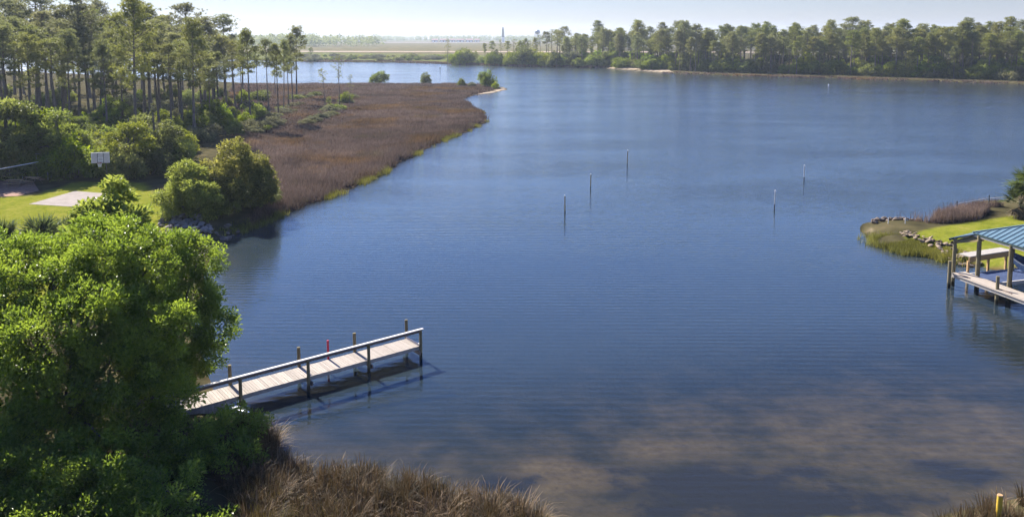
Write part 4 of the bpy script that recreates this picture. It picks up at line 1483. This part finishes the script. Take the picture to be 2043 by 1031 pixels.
bp1 = loc((32.0, 56.7, 0))
pile(bh, 'roof_post', bp1[0], bp1[1], 3.55, .13, M['piling'], -1.8)
for s in (0, 2.7, 5.4, 8.1):
    bpile(s, 0, 3.95, .15)
for s in (-.9, 2.7, 5.4, 8.1):
    bpile(s, 3.9, 3.95, .14)
c1 = loc((31.42, 56.15, 0))
pile(bh, 'mooring_pile', c1[0], c1[1], 2.0, .12, M['piling'], -1.8)
c2 = loc((32.72, 52.6, 0))
pile(bh, 'mooring_pile', c2[0], c2[1], 1.95, .11, M['piling'], -1.8)
# walkway: lengthwise boards
for k in range(9):
    mb = MB()
    t = -1.42 + k * .152
    s0 = -.95 + .30 * (k < 2)
    mb.bar(bp(s0 + rng.normal(0, .02), t, 1.04), bp(9.5, t - .02, 1.04), .146, .04)
    mb.build('walk_board', M['deck_wood'], bh)
for t in (-1.38, -.15):
    mb = MB()
    mb.bar(bp(-.85, t, .90), bp(9.5, t, .90), .07, .22)
    mb.build('walk_stringer', M['grey_wood'], bh)
mb = MB()
mb.bar(bp(-.98, -1.45, .92), bp(-.98, .05, .92), .06, .26)
mb.build('end_board', M['grey_wood'], bh)
for s, t0 in ((-.5, -1.28), (3.0, -1.30), (6.5, -1.28)):
    mb = MB()
    mb.bar(bp(s, t0 + .18, 1.085), bp(s + 1.0, t0 + .18, 1.085), .09, .05)
    mb.build('cleat_rail', M['rail_wood'], bh)
# low inner platform with dark decking and pale edge
for k in range(12):
    mb = MB()
    s = -.75 + k * .18
    mb.bar(bp(s, .2, .86), bp(s - .25, 4.8, .86), .165, .04)
    mb.build('platform_board', M['blue_cover'], bh)
for s in (-.92, 1.42):
    mb = MB()
    mb.bar(bp(s, .15, .80), bp(s - .25, 4.85, .80), .10, .24)
    mb.build('platform_edge', M['rail_cap'], bh)
# raised shelf with orange timber front and legs
mb = MB()
mb.bar(bp(-2.2, .9, 1.86), bp(-2.9, 5.4, 1.86), .95, .06)
mb.build('shelf_top', M['grey_wood'], bh)
mb = MB()
mb.bar(bp(-1.70, .85, 1.66), bp(-2.40, 5.4, 1.66), .07, .36)
mb.build('shelf_front', M['orange_wood'], bh)
for t in (.9, 3.0, 4.9):
    c = bp(-1.8 - .15 * (t - .9), t, 0)
    mb = MB()
    mb.box((c[0], c[1], .45), (.14, .14, 2.2))
    mb.build('shelf_leg', M['orange_wood'], bh)
# roof: near slope above the walkway, hipped end, far slope
Pc, Ac = loc((33.0, 56.3, 4.05)), loc((31.63, 56.8, 3.5))
RL = 10.0
Rg = Pc + e_ * 2.9 + n_ * 3.0 + np.array([0, 0, 1.2])
Cc = Pc + e_ * RL
R2 = Pc + e_ * (RL) + n_ * 3.0 + np.array([0, 0, 1.2])
D2 = Pc + e_ * RL + n_ * 6.0
D1 = Pc + n_ * 6.0 + e_ * .2
A2 = Ac + n_ * 5.6


def slab(name, pts, mat, th=.05):
    mb = MB()
    P_ = np.array(pts, float)
    nn = unit(np.cross(P_[1] - P_[0], P_[-1] - P_[0]))
    if nn[2] < 0:
        P_, nn = P_[::-1], -nn
    k = len(P_)
    mb.add(np.vstack([P_ + nn * 0, P_ - nn * th]), [list(range(k))], 0)
    mb.add(P_ - nn * th, [list(range(k))[::-1]], 0)
    for q in range(k):
        a, b = P_[q], P_[(q + 1) % k]
        mb.add([a, b, b - nn * th, a - nn * th], [(3, 2, 1, 0)], 0)
    return mb.build(name, mat, bh), nn


roof1, nn1 = slab('roof_slope', [Pc, Cc, R2, Rg], M['blue_roof'])
slab('roof_slope', [Ac, Pc, Rg], M['blue_roof'])
slab('roof_slope', [Ac, Rg, A2], M['blue_roof'])
slab('roof_slope', [A2, Rg, D1], M['blue_roof'])
slab('roof_slope', [D1, Rg, R2, D2], M['blue_roof'])
for k in range(1, 24):                                         # standing seams, running up the near slope
    s = k * .42
    if s > RL - .05:
        break
    a = Pc + e_ * s
    f_ = min(1.0, s / 2.9)
    b = a + (n_ * 3.0 + np.array([0, 0, 1.2])) * f_
    mb = MB()
    mb.bar(a + nn1 * .022, b + nn1 * .022, .035, .045)
    mb.build('roof_seam', M['blue_roof'], roof1)
mb = MB()
mb.bar(Pc + nn1 * .03, Rg + nn1 * .03, .16, .04)
mb.build('hip_cap', M['blue_roof'], roof1)
mb = MB()
mb.bar(Pc - [0, 0, .10] - n_ * .02, Cc - [0, 0, .10] - n_ * .02, .04, .13)
mb.build('fascia', M['green_trim'], bh)
mb = MB()
mb.bar(Pc - [0, 0, .20] + n_ * .02, Cc - [0, 0, .20] + n_ * .02, .05, .09)
mb.build('fascia_trim', M['rail_cap'], bh)
mb = MB()
mb.bar(Ac - [0, 0, .10] - n_ * .02, Pc - [0, 0, .10] - n_ * .02, .04, .16)
mb.build('fascia', M['green_trim'], bh)
mb = MB()
g0, g1, g2 = Ac + [.10, -.02, -.22], Pc + [0, 0, -.22] + n_ * .05, bp(.3, .05, 3.75)
th_ = n_ * .05
g3 = np.array([g2[0], g2[1], 3.62])
g4 = np.array([g0[0], g0[1], g0[2] - .2])
V = [g0, g1, g2, g3, g4]
mb.add(V, [(0, 1, 2, 3, 4)])
mb.add([np.array(v) + th_ for v in V], [(4, 3, 2, 1, 0)])
mb.build('gable_board', M['soffit'], bh)
mb = MB()
mb.bar(bp(-.1, 0, 3.86), bp(9.5, 0, 3.86), .12, .2)
mb.build('roof_beam', M['soffit'], bh)
mb = MB()
mb.bar(bp(-.9, 3.9, 3.86), bp(9.5, 3.9, 3.86), .12, .2)
mb.build('roof_beam', M['soffit'], bh)

# boat on the lift, mostly beyond the picture edge
bt = thing('motor_boat', 'blue and white boat hanging under the blue roof at the right edge', 'boat', tuple(S0 + e_ * 3.6 + n_ * 2.2 + np.array([0, 0, 1.35])), math.atan2(e_[1], e_[0]))
ns, nt_ = 13, 10
xs = np.linspace(-2.9, 2.9, ns)
V = []
for x in xs:
    q = (x + 2.9) / 5.8
    wdt = 1.05 * (min(1, (q / .45) ** .6) if q < .45 else 1.0)
    for k in range(nt_):
        a = -math.pi / 2 + math.pi * k / (nt_ - 1)
        V.append((x, wdt * math.sin(a), .9 - .9 * math.cos(a) ** .8 * (1 if q > .3 else .45 + q * 1.8) + .25 * (1 - q) ** 2))
i, j = np.meshgrid(np.arange(ns - 1), np.arange(nt_ - 1), indexing='ij')
i, j = i.ravel(), j.ravel()
mb = MB()
mb.add(V, np.column_stack([i * nt_ + j, (i + 1) * nt_ + j, (i + 1) * nt_ + j + 1, i * nt_ + j + 1]), 0, .5, True)
mb.build('hull', M['blue_hull'], bt)
mb = MB()
Vt = np.array(V).reshape(ns, nt_, 3)
for k in range(ns - 1):
    a0, a1, b0_, b1 = Vt[k, 0], Vt[k, -1], Vt[k + 1, 0], Vt[k + 1, -1]
    m0, m1 = (a0 + a1) / 2 + [0, 0, .32], (b0_ + b1) / 2 + [0, 0, .32]
    mb.add([a0, m0, a1, b0_, m1, b1], [(0, 3, 4, 1), (1, 4, 5, 2)])
mb.build('boat_cover', M['blue_cover'], bt)
mb = MB()
for sd in (0, -1):
    mb.tube(Vt[:, sd] + [0, 0, .02], .045, 6)
mb.build('rub_rail', M['white_paint'], bt)

# fence on the back shore of the right lawn
fp = [ground_at(1908, 432), ground_at(1972, 420), ground_at(2043, 417), ground_at(2150, 412)]
o = thing('shore_fence', 'thin post and rail fence in the rush behind the right lawn', 'fence', tuple(fp[0]))
for q in fp:
    mb = MB()
    c = q - fp[0]
    mb.tube([(c[0], c[1], c[2] - .2), (c[0], c[1], c[2] + 1.55)], .05, 8)
    mb.build('post', M['dark_metal'], o)
for k in range(3):
    mb = MB()
    mb.bar(fp[k] - fp[0] + [0, 0, 1.25], fp[k + 1] - fp[0] + [0, 0, 1.25], .05, .05)
    mb.build('rail', M['rail_cap'] if k else M['galv'], o)

# ------------------------------------------------------------------ court and play area on the left lawn
zc = 1.13
mb = MB()
ct_ = [at(x, y, zc) for x, y in ((58, 407), (172, 414), (235, 388), (150, 381))]
n = len(ct_)
low = [c - [0, 0, .3] for c in ct_]
mb.add(ct_, [(0, 1, 2, 3)])
for q in range(4):
    mb.add([ct_[q], low[q], low[(q + 1) % 4], ct_[(q + 1) % 4]], [(0, 1, 2, 3)])
tag(mb.build('court_pavement', M['concrete']), kind='structure')
mb = MB()
ct_ = [at(x, y, zc) for x, y in ((-60, 395), (35, 391), (78, 380), (66, 362), (-60, 360))]
mb.add(ct_, [(0, 1, 2, 3, 4)])
for q in range(5):
    a, b = ct_[q], ct_[(q + 1) % 5]
    mb.add([a, a - [0, 0, .3], b - [0, 0, .3], b], [(0, 1, 2, 3)])
tag(mb.build('mulch_ground', M['mulch']), kind='structure')

q = ground_at(204, 379)
hp = thing('basketball_hoop', 'basketball hoop with grey-white backboard at the wood edge', 'basketball hoop', tuple(q), R(12))
mb = MB()
mb.tube([(.3, .9, -.2), (.3, .9, 2.9), (.28, .5, 3.5)], [.06, .06, .05], 10)
mb.build('pole', M['dark_metal'], hp)
mb = MB()
mb.bar((.28, .5, 3.5), (0, .05, 3.6), .06, .06)
mb.bar((.28, .55, 3.1), (0, .05, 3.25), .05, .05)
mb.build('arm', M['galv'], hp)
bbd = MB()
bbd.box((0, 0, 0), (1.8, .04, 1.1))
bd = bbd.build('backboard', M['rail_cap'], hp, (0, 0, 3.55))
for xx in (-.9, -.3, .3, .9):
    mb = MB()
    mb.box((0, 0, 0), (.05, .02, 1.1))
    mb.build('vertical_bar', M['dark_metal'] if abs(xx) < .5 else M['white_paint'], bd, (xx, -.032, 0))
mb = MB()
mb.box((0, 0, 0), (1.86, .06, .09))
mb.build('top_edge', M['white_paint'], bd, (0, -.005, .585))
mb = MB()
for c, s in (((0, 0, .2), (.55, .015, .06)), ((0, 0, -.2), (.55, .015, .06)), ((-.245, 0, 0), (.06, .015, .34)), ((.245, 0, 0), (.06, .015, .34))):
    mb.box(c, s)
mb.build('target_square', M['white_paint'], bd, (0, -.032, -.12))
mb = MB()
mb.tube([(.23 * math.cos(a), .23 * math.sin(a) - .42, 3.05) for a in np.linspace(0, 2 * math.pi, 17)], .015, 6)
mb.bar((0, -.2, 3.05), (0, -.02, 3.05), .12, .03)
mb.build('rim', M['red_paint'], hp)
mb = MB()
for a in np.linspace(0, 2 * math.pi, 13)[:-1]:
    for sgn in (-1, 1):
        mb.tube([(.225 * math.cos(a), .225 * math.sin(a) - .42, 3.04), (.13 * math.cos(a + sgn * .6), .13 * math.sin(a + sgn * .6) - .42, 2.62)], .012, 4, 0, .5, False)
mb.build('net', M['white_paint'], hp)

# volleyball net
v0, v1 = ground_at(-25, 386), ground_at(96, 360)
vn = thing('volleyball_net', 'volleyball net with pale top tape strung beside the mulch patch', 'net', tuple(v0))
dv = v1 - v0
for c in ((0, 0, 0), dv):
    mb = MB()
    mb.tube([(c[0], c[1], c[2] - .2), (c[0], c[1], c[2] + 2.55)], .05, 8)
    mb.build('post', M['galv'], vn)
mb = MB()
mb.bar((0, 0, 2.4), dv + [0, 0, 2.4], .03, .09)
mb.build('top_tape', M['white_paint'], vn)
mb = MB()
mb.bar((0, 0, 1.5), dv + [0, 0, 1.5], .02, .03)
for k in range(1, 60):
    c = dv * k / 60
    mb.box((c[0], c[1], c[2] + 1.93), (.012, .012, .86))
for k in range(1, 6):
    mb.bar((0, 0, 1.5 + k * .15), dv + [0, 0, 1.5 + k * .15], .01, .012)
mb.build('net_mesh', M['net'], vn)

# fence at the wood edge
f0 = [ground_at(x, y) for x, y in ((20, 357), (45, 356), (75, 356), (102, 355), (128, 354))]
fe = thing('chain_fence', 'grey wire fence with thin posts along the dark wood edge', 'fence', tuple(f0[0]))
for q in f0:
    mb = MB()
    c = q - f0[0]
    mb.tube([(c[0], c[1], c[2] - .2), (c[0], c[1], c[2] + 3.0)], .04, 8)
    mb.build('post', M['galv'], fe)
for k in range(len(f0) - 1):
    for hz in (2.95, 1.5, .2):
        mb = MB()
        mb.bar(f0[k] - f0[0] + [0, 0, hz], f0[k + 1] - f0[0] + [0, 0, hz], .035, .035)
        mb.build('rail', M['galv'], fe)

# picnic tables
for px, py, lab, rz in ((30, 372, 'red-brown picnic table on the mulch, left one', .2), (66, 367, 'red-brown picnic table on the mulch, right one', -.3)):
    q = ground_at(px, py)
    t = thing('picnic_table', lab, 'table', tuple(q), rz, 'picnic tables')
    for k in range(5):
        mb = MB()
        mb.box((0, -.32 + k * .16, .75), (1.8, .145, .04))
        mb.build('top_board', M['orange_wood'], t)
    for s in (-1, 1):
        mb = MB()
        mb.box((0, s * .72, .45), (1.8, .26, .04))
        mb.build('bench_board', M['orange_wood'], t)
    for x in (-.65, .65):
        for s in (-1, 1):
            mb = MB()
            mb.bar((x, s * .70, -.05), (x, s * .2, .73), .09, .05)
            mb.build('leg', M['rail_wood'], t)
        mb = MB()
        mb.bar((x + .06, -.8, .41), (x + .06, .8, .41), .05, .09)
        mb.build('cross_beam', M['rail_wood'], t)

# ------------------------------------------------------------------ far landmarks
q = at_depth(1003.5, 70, 2300)
lh = thing('lighthouse', 'tall dark lighthouse tower on the horizon', 'lighthouse', (q[0], 2300, .8))
ht = at_depth(1003.5, 54, 2300)[2] - .8
mb = MB()
mb.tube([(0, 0, 0), (0, 0, ht * .33)], [4.6, 3.9], 20)
mb.build('white_base', M['white_paint'], lh)
mb = MB()
mb.tube([(0, 0, ht * .33), (0, 0, ht * .62), (0, 0, ht * .86)], [3.9, 3.2, 2.6], 20)
mb.build('black_tower', M['dark_metal'], lh)
mb = MB()
mb.tube([(0, 0, ht * .86), (0, 0, ht * .875)], 3.7, 20)
mb.build('gallery', M['dark_metal'], lh)
mb = MB()
mb.tube([(0, 0, ht * .875), (0, 0, ht * .94), (0, 0, ht * .97), (0, 0, ht)], [2.0, 2.0, 1.2, .2], 14)
mb.build('lantern', M['dark_metal'], lh)

q = at_depth(1072, 70, 1500)
wt = thing('water_tower', 'water tower tank on legs above the scattered pines', 'water tower', (q[0], 1500, .8))
ht = at_depth(1072, 60, 1500)[2] - .8
mb = MB()
mb.tube([(0, 0, ht - 8.2), (0, 0, ht - 7.0), (0, 0, ht - 5.5), (0, 0, ht - 2.2), (0, 0, ht - .9), (0, 0, ht)], [1.2, 3.4, 4.8, 4.8, 3.2, .3], 20)
mb.build('tank', M['galv'], wt)
for k in range(6):
    a = k * math.pi / 3
    mb = MB()
    mb.tube([(6.0 * math.cos(a), 6.0 * math.sin(a), 0), (4.6 * math.cos(a), 4.6 * math.sin(a), ht - 5)], .35, 8)
    mb.build('leg', M['galv'], wt)
mb = MB()
mb.tube([(0, 0, 0), (0, 0, ht - 8)], .7, 10)
mb.build('riser_pipe', M['galv'], wt)
mb = MB()
mb.tube([(5.2 * math.cos(a), 5.2 * math.sin(a), ht - 5) for a in np.linspace(0, 2 * math.pi, 21)], .25, 6)
mb.build('catwalk', M['galv'], wt)

HL = ('first', 'second', 'third', 'fourth', 'fifth', 'sixth')
for k, (px, wpx) in enumerate(((868, 12), (885, 14), (902, 12), (918, 15), (936, 14), (951, 10))):
    q = at_depth(px, 80, 2420)
    wd = wpx / F * 2420
    hg = thing('hangar', 'low reddish airfield hangar on the horizon, %s from the left' % HL[k], 'hangar', (q[0], 2420 + k * 6, .8), 0, 'airfield hangars')
    mb = MB()
    mb.box((0, 0, 3), (wd, 24, 6))
    wl_ = mb.build('wall', M['brick_far'], hg)
    mb = MB()
    mb.add([(-wd * .53, -13, 6), (wd * .53, -13, 6), (wd * .53, 13, 6), (-wd * .53, 13, 6), (-wd * .53, 0, 10), (wd * .53, 0, 10)], [(0, 1, 5, 4), (2, 3, 4, 5)])
    mb.add([(-wd * .53, -13, 6), (-wd * .53, 0, 10), (-wd * .53, 13, 6)], [(0, 1, 2)])
    mb.add([(wd * .53, -13, 6), (wd * .53, 0, 10), (wd * .53, 13, 6)], [(2, 1, 0)])
    mb.build('roof', M['rust_roof'], hg)
    for xx in (-.25, .25):
        mb = MB()
        mb.box((xx * wd, -12.1, 2.2), (wd * .3, .3, 4.4))
        mb.build('door', M['white_paint'], hg)

# ------------------------------------------------------------------ haze
mb = MB()
mb.box((0, 0, 38), (10600, 10600, 84))
hz, N, L, out = mat_new('haze_air')
pv = N.new('ShaderNodeVolumePrincipled')
pv.inputs['Color'].default_value = (.72, .84, 1.0, 1)
pv.inputs['Density'].default_value = .00014
pv.inputs['Anisotropy'].default_value = .3
L.new(pv.outputs[0], out.inputs['Volume'])
tag(mb.build('haze', hz), kind='stuff')
